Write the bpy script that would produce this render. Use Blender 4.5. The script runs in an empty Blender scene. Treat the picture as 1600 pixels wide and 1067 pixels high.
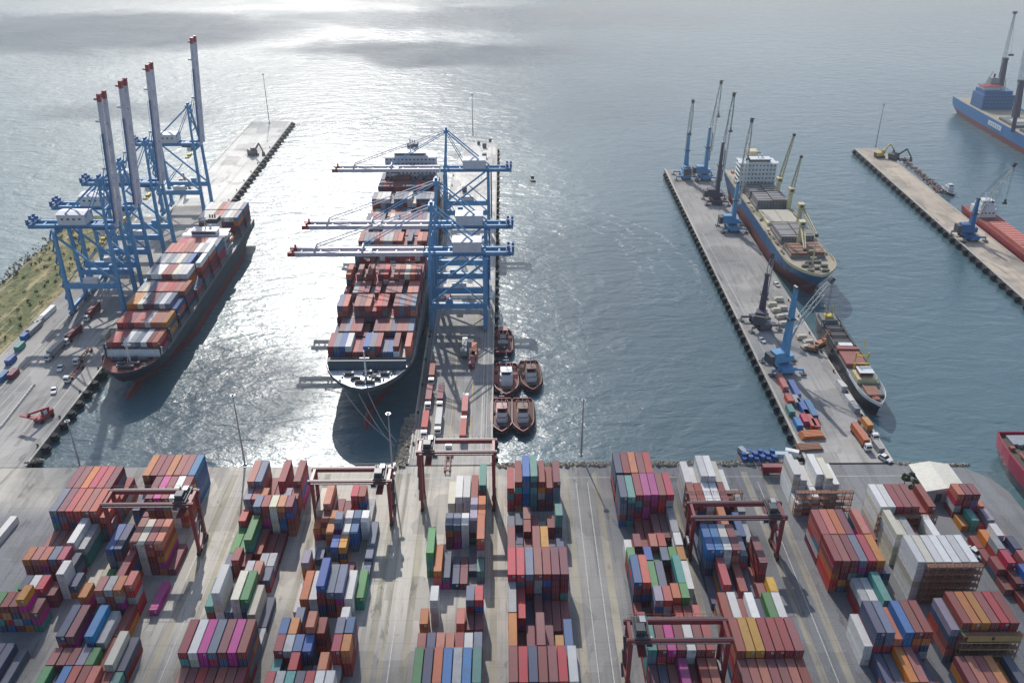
import bpy, bmesh, math, random
import numpy as np
from mathutils import Vector, Matrix
R = math.radians
random.seed(7)
sc = bpy.context.scene
COL = sc.collection
# ------------------------------------------------------------------ camera
F, HZ, H = 1400.0, -235.0, 205.0
P = math.atan((533.5 - HZ) / F)
YAW = math.atan(15 / 1597.0)
cp, sp, cy, sy = math.cos(P), math.sin(P), math.cos(YAW), math.sin(YAW)
def at(x, y, z=0.0):
    u = (x - 800) / F; v = -(y - 533.5) / F
    d = (u, cp + v * sp, -sp + v * cp)
    t = (z - H) / d[2]
    X, Y = d[0] * t, d[1] * t
    return Vector((X * cy + Y * sy, -X * sy + Y * cy, z))
def proj(X, Y, Z):
    a, b = X * cy - Y * sy, X * sy + Y * cy
    z = Z - H
    dep = b * cp - z * sp
    return 800 + F * a / dep, 533.5 - F * (b * sp + z * cp) / dep, dep
cam = bpy.data.cameras.new('camera'); camo = bpy.data.objects.new('camera', cam); COL.objects.link(camo)
cam.sensor_width = 36; cam.lens = 36 * F / 1600; cam.clip_end = 30000; cam.clip_start = 1
camo.location = (0, 0, H); camo.rotation_euler = (math.pi / 2 - P, 0, -YAW)
sc.camera = camo
# ------------------------------------------------------------------ light
EL, AZ = R(37), R(-11)            # azimuth from +Y, negative to the left
SUN = Vector((math.sin(AZ) * math.cos(EL), math.cos(AZ) * math.cos(EL), math.sin(EL)))
w = bpy.data.worlds.new('World'); sc.world = w; w.use_nodes = True
nt = w.node_tree; bg = nt.nodes['Background']
sky = nt.nodes.new('ShaderNodeTexSky'); sky.sky_type = 'NISHITA'; sky.sun_disc = False
sky.sun_elevation = EL; sky.sun_rotation = AZ; sky.dust_density = 1.2; sky.air_density = 1.0; sky.ozone_density = 1.0; sky.altitude = 50
nt.links.new(sky.outputs[0], bg.inputs[0]); bg.inputs[1].default_value = 0.148
sl = bpy.data.lights.new('sun', 'SUN'); sl.energy = 5.0; sl.angle = R(0.5); sl.color = (1, .965, .92)
so = bpy.data.objects.new('sun', sl); COL.objects.link(so)
so.rotation_euler = SUN.to_track_quat('Z', 'Y').to_euler(); so.location = (0, 0, 400)
sc.view_settings.view_transform = 'Standard'; sc.view_settings.look = 'None'
sc.view_settings.exposure = 0; sc.view_settings.gamma = 1
sc.render.engine = 'CYCLES'
try:
    sc.cycles.use_denoising = True; sc.cycles.denoiser = 'OPENIMAGEDENOISE'
except Exception: pass
sc.cycles.max_bounces = 5; sc.cycles.volume_bounces = 0; sc.cycles.diffuse_bounces = 2; sc.cycles.glossy_bounces = 3
sc.cycles.transparent_max_bounces = 8; sc.cycles.sample_clamp_indirect = 4
# ------------------------------------------------------------------ material helpers
class NT:
    def __init__(s, name):
        s.m = bpy.data.materials.new(name); s.m.use_nodes = True
        s.t = s.m.node_tree; s.b = s.t.nodes['Principled BSDF']; s.out = s.t.nodes['Material Output']
    def n(s, kind, **kw):
        nd = s.t.nodes.new('ShaderNode' + kind)
        for k, v in kw.items(): setattr(nd, k, v)
        return nd
    def l(s, a, b): s.t.links.new(a, b)
    def put(s, sock, v):
        if isinstance(v, bpy.types.NodeSocket): s.l(v, sock)
        else: sock.default_value = v
    def math(s, op, a, b=0.5, clamp=False):
        nd = s.n('Math', operation=op, use_clamp=clamp); s.put(nd.inputs[0], a); s.put(nd.inputs[1], b); return nd.outputs[0]
    def vmath(s, op, a, b=(0, 0, 0)):
        nd = s.n('VectorMath', operation=op); s.put(nd.inputs[0], a); s.put(nd.inputs[1], b)
        return nd.outputs[1] if op in ('LENGTH', 'DOT_PRODUCT', 'DISTANCE') else nd.outputs[0]
    def noise(s, vec, scale, detail=3, rough=.55, dist=0.0):
        nd = s.n('TexNoise'); s.l(vec, nd.inputs['Vector']); nd.inputs['Scale'].default_value = scale
        nd.inputs['Detail'].default_value = detail; nd.inputs['Roughness'].default_value = rough; nd.inputs['Distortion'].default_value = dist
        return nd.outputs[0]
    def ramp(s, fac, lo, hi, a=0.0, b=1.0):
        nd = s.n('MapRange', interpolation_type='SMOOTHSTEP'); s.l(fac, nd.inputs[0])
        nd.inputs[1].default_value = lo; nd.inputs[2].default_value = hi; nd.inputs[3].default_value = a; nd.inputs[4].default_value = b
        return nd.outputs[0]
    def mix(s, fac, a, b, mode='MIX'):
        nd = s.n('Mix', data_type='RGBA', blend_type=mode); s.put(nd.inputs[0], fac)
        for k, v in ((6, a), (7, b)):
            if isinstance(v, bpy.types.NodeSocket): s.l(v, nd.inputs[k])
            else: nd.inputs[k].default_value = (*v, 1) if len(v) == 3 else v
        return nd.outputs[2]
    def pos(s): return s.n('NewGeometry').outputs['Position']
    def base(s, c):
        if isinstance(c, bpy.types.NodeSocket): s.l(c, s.b.inputs['Base Color'])
        else: s.b.inputs['Base Color'].default_value = (*c, 1)
    def set(s, **kw):
        for k, v in kw.items(): s.put(s.b.inputs[k], v)
    def bump(s, h, strength, dist):
        nd = s.n('Bump'); s.l(h, nd.inputs['Height']); nd.inputs['Strength'].default_value = strength; nd.inputs['Distance'].default_value = dist
        s.l(nd.outputs[0], s.b.inputs['Normal'])
MATS = {}
def paint(name, rgb, rough=.55, dirt=.35, scale=.25, metal=0.0, rust=0.0):
    """painted steel or similar with blotchy grime, streaks and a little rust"""
    if name in MATS: return MATS[name]
    q = NT(name); p = q.pos()
    n1 = q.noise(p, scale, 4, .6); n2 = q.noise(q.vmath('MULTIPLY', p, (1, 1, .25)), scale * 5, 3, .6)
    f = q.ramp(q.math('ADD', n1, n2), .8, 1.3)
    c = q.mix(q.math('MULTIPLY', f, dirt), rgb, tuple(x * .45 + .02 for x in rgb))
    if rust > 0:
        fr = q.ramp(q.noise(p, scale * 3, 5, .7), .6, .72)
        c = q.mix(q.math('MULTIPLY', fr, rust), c, (.16, .07, .04))
    q.base(c); q.set(Roughness=rough, Metallic=metal); MATS[name] = q.m; return q.m
# container paints
CC = dict(m=(.29, .07, .07), d=(.19, .036, .06), r=(.52, .06, .085), s=(.54, .19, .15), o=(.62, .25, .10), y=(.60, .31, .05),
          b=(.055, .14, .36), k=(.035, .20, .50), n=(.055, .08, .15), e=(.14, .185, .26), t=(.10, .32, .29), g=(.08, .27, .10),
          w=(.82, .82, .80), c=(.72, .69, .57), p=(.50, .07, .30), q=(.42, .44, .45), l=(.36, .33, .42))
CN = dict(m='maroon', d='dark maroon', r='red', s='salmon', o='orange', y='amber', b='blue', k='bright blue', n='navy', e='slate', t='teal',
          g='green', w='white', c='cream', p='pink', q='grey', l='lilac')
def contmat(k):
    nm = 'container paint ' + CN[k]
    if nm in MATS: return MATS[nm]
    q = NT(nm); uv = q.n('UVMap').outputs[0]; p = q.pos(); at_ = q.n('Attribute', attribute_name='rnd').outputs['Fac']
    oi = q.n('ObjectInfo').outputs['Random']
    rr = q.math('FRACT', q.math('ADD', at_, oi))
    hs = q.n('HueSaturation'); hs.inputs['Color'].default_value = (*CC[k], 1)
    q.l(q.math('ADD', q.math('MULTIPLY', q.math('FRACT', q.math('MULTIPLY', rr, 7.3)), .03), .485), hs.inputs['Hue'])
    q.l(q.math('ADD', q.math('MULTIPLY', rr, .35), 1.02), hs.inputs['Saturation'])
    q.l(q.math('ADD', q.math('MULTIPLY', q.math('FRACT', q.math('MULTIPLY', rr, 3.7)), .42), .76), hs.inputs['Value'])
    n1 = q.noise(p, .45, 4, .65); n2 = q.noise(q.vmath('MULTIPLY', p, (2.5, .6, .6)), 1.0, 4, .7)
    k1, k2 = (.16, .22) if k in 'wc' else (.42, .45)
    c = q.mix(q.math('MULTIPLY', q.ramp(n1, .42, .72), k1), hs.outputs[0], tuple(x * .35 + .035 for x in CC[k]))
    c = q.mix(q.math('MULTIPLY', q.ramp(n2, .56, .72), k2), c, (.14, .075, .05))
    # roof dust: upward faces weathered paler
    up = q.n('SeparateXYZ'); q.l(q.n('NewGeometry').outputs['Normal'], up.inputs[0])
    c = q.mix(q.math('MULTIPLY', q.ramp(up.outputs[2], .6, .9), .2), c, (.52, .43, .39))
    ft = q.n('SeparateXYZ'); q.l(uv, ft.inputs[0])
    wv = q.n('TexWave', wave_type='BANDS', bands_direction='X', wave_profile='SIN'); q.l(uv, wv.inputs[0]); wv.inputs['Scale'].default_value = .56 * 2
    c = q.mix(q.math('MULTIPLY', q.ramp(wv.outputs['Fac'], .55, .1), .22), c, (.02, .02, .02), 'MULTIPLY')
    q.base(c); q.set(Roughness=.58); q.set(**{'Specular IOR Level': .38}); q.bump(wv.outputs['Fac'], .7, .07)
    MATS[nm] = q.m; return q.m
M = {}
def mk(k, *a, **kw): M[k] = paint(*a, **kw)
mk('dark', 'dark gasket and underframe', (.03, .03, .033), .6)
mk('blue', 'crane blue paint', (.10, .30, .53), .5, .4, .3)
mk('dblue', 'deep blue paint', (.03, .14, .34), .45, .35)
mk('boom', 'pale lilac grey boom paint', (.56, .54, .60), .5, .4, .2)
mk('red', 'signal red paint', (.33, .035, .045), .45, .35)
mk('house', 'machinery house panel', (.60, .60, .64), .5, .25)
mk('white', 'white ship paint', (.72, .73, .72), .4, .3, .2, rust=.25)
mk('cream', 'cream derrick paint', (.62, .55, .33), .45, .4, .3, rust=.3)
mk('yellow', 'yellow deck gear paint', (.60, .45, .07), .45, .35)
mk('rtg', 'dark red gantry paint', (.23, .028, .035), .45, .35, .3)
mk('steel', 'galvanised steel', (.33, .35, .37), .45, .4, .5, .5)
mk('dsteel', 'dark steel', (.07, .075, .085), .5, .4)
mk('purple', 'dark purple grey crane paint', (.075, .06, .10), .5, .3)
mk('glass', 'tinted window glass', (.02, .03, .04), .08, .05)
mk('rubber', 'black rubber', (.022, .022, .024), .8, .2)
mk('hullnavy', 'navy black hull paint', (.018, .026, .045), .5, .5, .12, rust=.45)
mk('hullgrey', 'dark blue grey hull paint', (.045, .072, .10), .5, .4, .12, rust=.35)
mk('hullblue', 'blue hull paint', (.03, .13, .30), .4, .35, .1, rust=.35)
mk('hullteal', 'dark teal blue hull paint', (.02, .12, .26), .5, .4, .1, rust=.35)
mk('hullbright', 'bright blue hull paint', (.03, .19, .46), .45, .3, .1, rust=.2)
mk('boot', 'red antifouling paint', (.20, .045, .045), .6, .5, .1, rust=.3)
mk('deckred', 'oxide red deck', (.30, .085, .06), .7, .5, .3, rust=.4)
mk('decktan', 'tan steel deck', (.40, .35, .26), .7, .5, .3, rust=.45)
mk('deckgrey', 'grey green steel deck', (.16, .18, .18), .7, .5, .3, rust=.4)
mk('hatch', 'grey hatch cover', (.23, .22, .22), .6, .5, .25, rust=.35)
mk('hatchred', 'salmon red hatch cover', (.66, .21, .165), .6, .35, .25, rust=.2)
mk('rope', 'pale mooring rope', (.45, .44, .40), .8)
mk('rack', 'brown rack steel', (.27, .13, .08), .7, .5, .4, rust=.5)
mk('gold', 'gold brown plywood panel', (.42, .27, .11), .7, .35, .4)
mk('roof', 'cream metal roof', (.60, .58, .50), .6, .3, .2)
mk('wall', 'pale grey shed wall', (.45, .46, .46), .7, .35, .3)
mk('orange', 'orange machine paint', (.50, .17, .06), .5, .4, .4)
mk('green', 'green paint', (.06, .20, .11), .5, .3)
mk('lattice', 'pale lattice paint', (.50, .53, .52), .5, .3, .4)
mk('tarp', 'blue tarpaulin', (.035, .13, .38), .5, .45, .8)
mk('beige', 'beige canvas', (.50, .46, .38), .8, .3, .6)
# ------------------------------------------------------------------ mesh builder
class MB:
    def __init__(s): s.v = []; s.f = []; s.m = []; s.uv = []; s.mats = []; s.r = []
    def mi(s, m):
        if m not in s.mats: s.mats.append(m)
        return s.mats.index(m)
    def face(s, idx, m, uv=None, r=0.0): s.f.append(idx); s.m.append(s.mi(m)); s.uv.append(uv); s.r.append(r)
    def hexa(s, p, m, r=0.0, uvs=False, skip=()):
        """p: 8 points, bottom ring then top ring"""
        b = len(s.v); s.v += [tuple(x) for x in p]
        for k, q in enumerate(((3, 2, 1, 0), (4, 5, 6, 7), (0, 1, 5, 4), (1, 2, 6, 5), (2, 3, 7, 6), (3, 0, 4, 7))):
            if k in skip: continue
            uv = None
            if uvs:
                P_ = [Vector(p[i]) for i in q]
                a = (P_[1] - P_[0]).length; h = (P_[3] - P_[0]).length
                uv = ((0, 0), (a, 0), (a, h), (0, h)) if k != 1 else ((0, 0), (0, a), (h, a), (h, 0))
                if k == 1: uv = ((0, 0), (0, a), (h, a), (h, 0))
            s.face([b + i for i in q], m, uv, r)
    def box(s, c, d, m, rz=0.0, **kw):
        x, y, z = c; a, b, h = d[0] / 2, d[1] / 2, d[2] / 2
        ca, sa = math.cos(rz), math.sin(rz)
        s.hexa([(x + i * a * ca - j * b * sa, y + i * a * sa + j * b * ca, z + k * h) for k in (-1, 1) for i, j in ((-1, -1), (1, -1), (1, 1), (-1, 1))], m, **kw)
    def beam(s, p0, p1, wd, ht, m, w1=None, h1=None):
        p0, p1 = Vector(p0), Vector(p1); d = (p1 - p0)
        if d.length < 1e-6: return
        d.normalize()
        up = Vector((0, 0, 1)) if abs(d.z) < .95 else Vector((0, 1, 0))
        sd = d.cross(up).normalized(); u = sd.cross(d).normalized()
        w1 = w1 or wd; h1 = h1 or ht
        r0 = [p0 + sd * i * wd / 2 + u * j * ht / 2 for i, j in ((-1, -1), (1, -1), (1, 1), (-1, 1))]
        r1 = [p1 + sd * i * w1 / 2 + u * j * h1 / 2 for i, j in ((-1, -1), (1, -1), (1, 1), (-1, 1))]
        s.hexa(r0 + r1, m)
    def cyl(s, p0, p1, r0, m, r1=None, n=8):
        p0, p1 = Vector(p0), Vector(p1); r1 = r0 if r1 is None else r1
        d = (p1 - p0).normalized(); up = Vector((0, 0, 1)) if abs(d.z) < .95 else Vector((1, 0, 0))
        a = d.cross(up).normalized(); c = a.cross(d); b = len(s.v)
        for p, r in ((p0, r0), (p1, r1)):
            for i in range(n):
                t = 2 * math.pi * i / n; s.v.append(tuple(p + a * math.cos(t) * r + c * math.sin(t) * r))
        for i in range(n):
            j = (i + 1) % n; s.face([b + i, b + j, b + n + j, b + n + i], m)
        s.face([b + i for i in range(n)][::-1], m); s.face([b + n + i for i in range(n)], m)
    def prism(s, pts, z0, z1, m, mtop=None):
        b = len(s.v); n = len(pts)
        s.v += [(x, y, z0) for x, y in pts] + [(x, y, z1) for x, y in pts]
        for i in range(n):
            j = (i + 1) % n; s.face([b + i, b + j, b + n + j, b + n + i], m)
        s.face([b + i for i in range(n)][::-1], m); s.face([b + n + i for i in range(n)], mtop or m)
    def ball(s, c, r, m, n=8, k=5):
        b = len(s.v); rx, ry, rz = r
        for i in range(1, k):
            ph = math.pi * i / k
            for j in range(n):
                t = 2 * math.pi * j / n; s.v.append((c[0] + rx * math.sin(ph) * math.cos(t), c[1] + ry * math.sin(ph) * math.sin(t), c[2] + rz * math.cos(ph)))
        s.v += [(c[0], c[1], c[2] + rz), (c[0], c[1], c[2] - rz)]; T = len(s.v) - 2
        for i in range(k - 2):
            for j in range(n):
                q = (j + 1) % n; s.face([b + i * n + j, b + (i + 1) * n + j, b + (i + 1) * n + q, b + i * n + q], m)
        for j in range(n):
            q = (j + 1) % n
            s.face([T, b + j, b + q], m); s.face([T + 1, b + (k - 2) * n + q, b + (k - 2) * n + j], m)
    def mesh(s, name, smooth=False):
        me = bpy.data.meshes.new(name); me.from_pydata(s.v, [], s.f)
        for m in s.mats: me.materials.append(m)
        me.polygons.foreach_set('material_index', s.m)
        if any(s.uv):
            l = me.uv_layers.new(name='UVMap'); k = 0
            for f, u in zip(s.f, s.uv):
                for i in range(len(f)):
                    if u: l.data[k].uv = u[i]
                    k += 1
            a = me.attributes.new('rnd', 'FLOAT', 'FACE'); a.data.foreach_set('value', s.r)
        if smooth: me.polygons.foreach_set('use_smooth', [True] * len(s.f))
        me.update(); return me
    def obj(s, name, parent=None, smooth=False):
        o = bpy.data.objects.new(name, s.mesh(name, smooth)); COL.objects.link(o)
        if parent: o.parent = parent
        return o
def tag(o, label=None, cat=None, group=None, kind=None):
    if label: o['label'] = label
    if cat: o['category'] = cat
    if group: o['group'] = group
    if kind: o['kind'] = kind
    return o
def thing(name, loc, rz, label, cat, group=None):
    o = bpy.data.objects.new(name, None); COL.objects.link(o); o.empty_display_size = 2
    o.location = loc; o.rotation_euler = (0, 0, rz); return tag(o, label, cat, group)
def copy_tree(o, parent=None):
    c = o.copy(); COL.objects.link(c)
    if parent: c.parent = parent
    for ch in list(o.children): copy_tree(ch, c)
    return c
USED = set()
def again(proto, loc, rz, label, cat=None, group=None):
    """first use takes the prototype itself, later uses copy it with all its parts"""
    o = proto if proto.name not in USED else copy_tree(proto)
    USED.add(proto.name)
    o.location = loc; o.rotation_euler = (0, 0, rz); tag(o, label, cat, group); return o
ORD = ['zeroth', 'first', 'second', 'third', 'fourth', 'fifth', 'sixth', 'seventh', 'eighth', 'ninth', 'tenth', 'eleventh', 'twelfth', 'thirteenth', 'fourteenth', 'fifteenth', 'sixteenth', 'seventeenth', 'eighteenth', 'nineteenth', 'twentieth']
# ================================================================== SETTING
ZW = -3.2
def water_mat():
    q = NT('sea water'); p = q.pos()
    st = q.vmath('MULTIPLY', p, (1.0, 1.0, 0.0))
    big = q.noise(st, .006, 3, .55, .6); mid = q.noise(q.vmath('MULTIPLY', st, (.8, 1.3, 0)), .02, 3, .6, .5)
    patch = q.ramp(q.math('ADD', big, q.math('MULTIPLY', mid, .6)), .62, .95)
    # a breeze ruffles the left of the bay, the right lies calmer in the lee of the piers
    sx = q.n('SeparateXYZ'); q.l(st, sx.inputs[0])
    lee = q.ramp(q.math('ADD', sx.outputs[0], q.math('MULTIPLY', q.math('SUBTRACT', big, .5), 420)), 190, -60)
    wind = q.math('MULTIPLY', lee, q.math('ADD', q.math('MULTIPLY', patch, .45), .55))
    wv1 = q.noise(q.vmath('MULTIPLY', st, (.55, 1.1, 0)), .20, 3, .6, .4)
    wv2 = q.noise(q.vmath('MULTIPLY', st, (.8, 1.2, 0)), .55, 3, .65)
    wv0 = q.noise(q.vmath('MULTIPLY', st, (.5, 1.0, 0)), .085, 2, .5, .8)
    hgt = q.math('ADD', q.math('ADD', q.math('MULTIPLY', wv1, 1.0), q.math('MULTIPLY', wv2, .3)), q.math('MULTIPLY', wv0, 1.6))
    bp = q.n('Bump'); q.l(hgt, bp.inputs['Height']); bp.inputs['Distance'].default_value = 1.0
    q.l(q.math('ADD', q.math('MULTIPLY', wind, .26), .42), bp.inputs['Strength']); q.l(bp.outputs[0], q.b.inputs['Normal'])
    tint = q.mix(q.noise(st, .012, 3), (.060, .120, .143), (.092, .155, .174))
    q.base(tint); q.set(IOR=1.36)
    q.l(q.math('ADD', q.math('ADD', q.math('MULTIPLY', wind, .26), q.ramp(sx.outputs[0], -130, -330, 0, .13)), .13), q.b.inputs['Roughness']); q.set(**{'Specular IOR Level': .75})
    return q.m
mb = MB(); mb.v = [(-9000, -900, ZW), (9000, -900, ZW), (9000, 16000, ZW), (-9000, 16000, ZW)]; mb.face([0, 1, 2, 3], water_mat())
tag(mb.obj('water'), kind='structure')

def ground_mat(name, ca, cb, xa=None, xb=None, streak=.35):
    q = NT(name); p = q.pos()
    if xa is not None:
        sx = q.n('SeparateXYZ'); q.l(p, sx.inputs[0])
        xs = q.math('ADD', sx.outputs[0], q.math('MULTIPLY', q.math('SUBTRACT', q.noise(p, .03, 3), .5), 40))
        f = q.math('MAXIMUM', q.ramp(xs, xa, xb), q.math('MULTIPLY', q.ramp(xs, -118, -150), q.ramp(q.math('ADD', sx.outputs[1], 0.0), 262, 244)))
        f = q.math('MAXIMUM', f, q.math('MULTIPLY', q.ramp(sx.outputs[1], 215, 180), .55))
        c = q.mix(f, ca, cb)
    else: c = q.mix(q.ramp(q.noise(p, .02, 4), .35, .65), ca, cb)
    n1 = q.noise(p, .035, 5, .6, .6); c = q.mix(q.math('MULTIPLY', q.ramp(n1, .45, .75), .5), c, (.105, .105, .10))
    n2 = q.noise(q.vmath('MULTIPLY', p, (1, .05, 1)), .55, 3, .6); c = q.mix(q.math('MULTIPLY', q.ramp(n2, .5, .72), streak), c, (.07, .07, .072))
    n3 = q.noise(p, .35, 5, .7); c = q.mix(q.math('MULTIPLY', q.ramp(n3, .62, .75), .35), c, (.06, .06, .06))
    n4 = q.noise(p, 1.6, 3, .6); c = q.mix(q.math('MULTIPLY', q.ramp(n4, .4, .7), .15), c, (.5, .48, .44))
    # slab joints
    vo = q.n('TexVoronoi', distance='CHEBYCHEV'); q.l(q.vmath('MULTIPLY', p, (1, .55, 0)), vo.inputs['Vector']); vo.inputs['Scale'].default_value = .085
    vc = q.n('SeparateColor'); q.l(vo.outputs['Color'], vc.inputs[0]); c = q.mix(q.math('MULTIPLY', q.ramp(vc.outputs[0], .55, .75), .28), c, (.12, .12, .12))
    n5 = q.noise(q.vmath('MULTIPLY', p, (1, .25, 1)), .16, 5, .7, 1.2); c = q.mix(q.math('MULTIPLY', q.ramp(n5, .58, .66), .4), c, (.055, .053, .05))
    br = q.n('TexBrick'); br.offset = 0; q.l(q.vmath('MULTIPLY', p, (1, 1, 0)), br.inputs[0]); br.inputs['Scale'].default_value = 1
    br.inputs['Brick Width'].default_value = 6; br.inputs['Row Height'].default_value = 9; br.inputs['Mortar Size'].default_value = .06
    c = q.mix(q.math('MULTIPLY', br.outputs['Fac'], .35), c, (.05, .05, .05))
    n6 = q.noise(q.vmath('MULTIPLY', p, (1, .012, 1)), 1.1, 2, .5); c = q.mix(q.math('MULTIPLY', q.ramp(n6, .60, .70), .16), c, (.06, .06, .06))
    q.base(c); q.set(Roughness=.9); q.set(**{'Specular IOR Level': .2}); return q.m
G_YARD = ground_mat('yard paving', (.52, .485, .42), (.20, .205, .215), -5, 50)
G_PIER = ground_mat('pier concrete', (.42, .40, .37), (.30, .29, .28))
G_SUNLIT = ground_mat('sunlit pier concrete', (.84, .81, .75), (.72, .70, .64), streak=.15)  # same pier concrete lightened, strong sunlight put into the colour
G_TAN = ground_mat('tan pier concrete', (.66, .55, .42), (.54, .45, .35), streak=.25)
G_RUN = ground_mat('runway strip concrete', (.44, .40, .31), (.30, .28, .23), streak=.45)
quay = paint('quay wall concrete', (.16, .15, .135), .9, .7, .3)
kerb = paint('pale kerb concrete', (.50, .47, .40), .8, .5, .4)

mb = MB()
c0 = [(-600, -120), (183.5, -120), (183.5, 258), (180.5, 266), (174, 272.5), (166, 275), (-232, 276), (-240, 290), (-600, 290)]
mb.prism(c0, -7, 0, quay, G_YARD); tag(mb.obj('yard_ground'), kind='structure')
XL, XR = -216, -181.5       # left pier
mb = MB(); mb.prism([(XL, 276.2), (XR, 276.2), (XR, 560), (XL, 560)], -7, -.004, quay, G_PIER)
mb.prism([(-240, 290.2), (XL - .2, 276.2), (XL - .2, 540), (-232, 540)], -7, -.01, quay, G_PIER)
mb.prism([(XL, 560.2), (XR, 560.2), (XR, 768), (XL, 768)], -7, .002, quay, G_SUNLIT)
tag(mb.obj('left_pier'), kind='structure')
mb = MB(); mb.prism([(-37.3, 276.2), (-4.9, 276.2), (-4.9, 420), (-37.3, 420)], -7, -.004, quay, G_PIER)
mb.prism([(-37.3, 420.2), (-4.9, 420.2), (-5.5, 700), (-28, 705), (-37.3, 640)], -7, .002, quay, G_SUNLIT)
tag(mb.obj('centre_pier'), kind='structure')
mb = MB(); mb.prism([(115, 276.2), (148.5, 276.2), (150, 634), (117.5, 634)], -7, -.004, quay, G_PIER); tag(mb.obj('right_pier'), kind='structure')
mb = MB(); mb.prism([(266, 150), (293, 150), (294, 684), (274, 684)], -7, -.004, quay, G_TAN); tag(mb.obj('far_right_pier'), kind='structure')
# kerbs along the pier edges (real steps)
mb = MB()
for (x, y0, y1) in ((-181.9, 277, 768), (-36.9, 277, 640), (-5.3, 277, 700), (148.2, 277, 420), (-215.6, 560, 768)):
    mb.box((x, (y0 + y1) / 2, .12), (.7, y1 - y0, .3), kerb)
mb.beam((115.4, 277, .12), (117.9, 634, .12), 1.0, .3, kerb); mb.beam((266.4, 150, .12), (274.4, 684, .12), 1.2, .3, kerb)
mb.beam((292.6, 150, .12), (293.6, 684, .12), 1.0, .3, kerb)
tag(mb.obj('quay_kerb'), kind='structure')
# grassy verge on the seaward side of the left pier
q = NT('dry verge grass'); p = q.pos()
n = q.noise(q.vmath('MULTIPLY', p, (1, .35, 1)), .07, 5, .65, .4)
c = q.mix(q.ramp(n, .42, .60), (.11, .125, .04), (.31, .25, .12)); c = q.mix(q.ramp(q.noise(p, .28, 6, .75), .48, .62), c, (.045, .06, .02)); c = q.mix(q.math('MULTIPLY', q.ramp(q.noise(q.vmath('MULTIPLY', p, (1, .08, 1)), .3, 3), .58, .64), .6), c, (.45, .38, .24))
q.base(c); q.set(Roughness=.95); q.bump(q.noise(p, .8, 4), 1.0, .8)
mb = MB(); bx = [-275, -268, -260, -252, -245, -238, -233.5]; ny = 50
for j in range(ny + 1):
    y = 296 + (540 - 296) * j / ny
    for i, x in enumerate(bx):
        z = [-3.4, .3, .9, .6, 1.0, .5, .05][i] + (random.random() - .5) * .5 * (0 < i < 6)
        mb.v.append((x + (random.random() - .5) * 2.2 * (i < 6), y, z))
for j in range(ny):
    for i in range(6):
        a = j * 7 + i; mb.face([a, a + 1, a + 8, a + 7], q.m)
tag(mb.obj('grass_verge', smooth=True), kind='structure')
# shrubs dotted on the verge, too many and too small to count
bushm = paint('verge scrub leaves', (.06, .085, .03), .9, .5, 1.0)
mb = MB()
for k in range(150):
    X, Y = random.uniform(-270, -236), random.uniform(300, 535)
    for t in range(14):
        a, rr = random.uniform(0, 6.28), random.uniform(0, 1.1); zz = random.uniform(.6, 2.0)
        u, v_ = random.uniform(0, 6.28), random.uniform(.3, .6)
        b = len(mb.v); cx, cy_ = X + math.cos(a) * rr, Y + math.sin(a) * rr
        mb.v += [(cx - v_ * math.cos(u), cy_ - v_ * math.sin(u), zz - .2), (cx + v_ * math.cos(u), cy_ + v_ * math.sin(u), zz - .1), (cx + .2, cy_ + .1, zz + .5)]
        mb.face([b, b + 1, b + 2], bushm)
tag(mb.obj('verge_scrub'), 'low dark green scrub dotted over the dry grass verge', 'scrub', kind='stuff')
# runway strips for the yard gantries
mb = MB(); k = 0
for x, wd in ((-129.3, 2.4), (-101, 2.4), (-94, 1.6), (-66.2, 2.2), (-39.5, 2.2), (-36, 1.2), (-29.2, 2.2), (-3.8, 2.2), (22.5, 2.0), (33.6, 2.4), (60.4, 1.9), (89.6, 2.2), (97, 2.4)):
    mb.box((x, 172, .004 + .001 * (k % 2)), (wd, 198, .004), G_RUN); k += 1
tag(mb.obj('gantry_runway'), kind='structure')
# painted lane lines on yard and piers, 2.5 cm sheets
lm = paint('faded white road paint', (.55, .54, .50), .7, .8, .8); ym = paint('faded yellow road paint', (.50, .37, .10), .7, .7, .8)
mb = MB()
for x in (-97.5, -33.5, 26.2, 30.4, 93.4):
    mb.box((x, 170, .018), (.25, 190, .012), lm)
for x in (-33.8, -32.0, -22, -14, -9.4, -7.6): mb.box((x, 345, .018), (.22, 128, .012), ym if x in (-22, -14) else lm)
for x in (-193.5, -189, -212, -219): mb.box((x, 400, .018), (.3, 200, .012), lm)
for x in (121,): mb.box((x, 400, .018), (.3, 220, .012), lm)
mb.box((60, 268, .018), (190, .25, .012), lm)
tag(mb.obj('lane_marking'), kind='structure')
mb = MB(); rail = paint('crane rail steel', (.10, .09, .08), .5)
for x, y0, y1 in ((-192, 290, 700), (-218, 290, 530), (-35.2, 280, 690), (-9.2, 280, 690)):
    for dx in (-.5, .5): mb.box((x + dx, (y0 + y1) / 2, .03), (.25, y1 - y0, .05), rail)
tag(mb.obj('crane_rail'), kind='structure')
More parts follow.
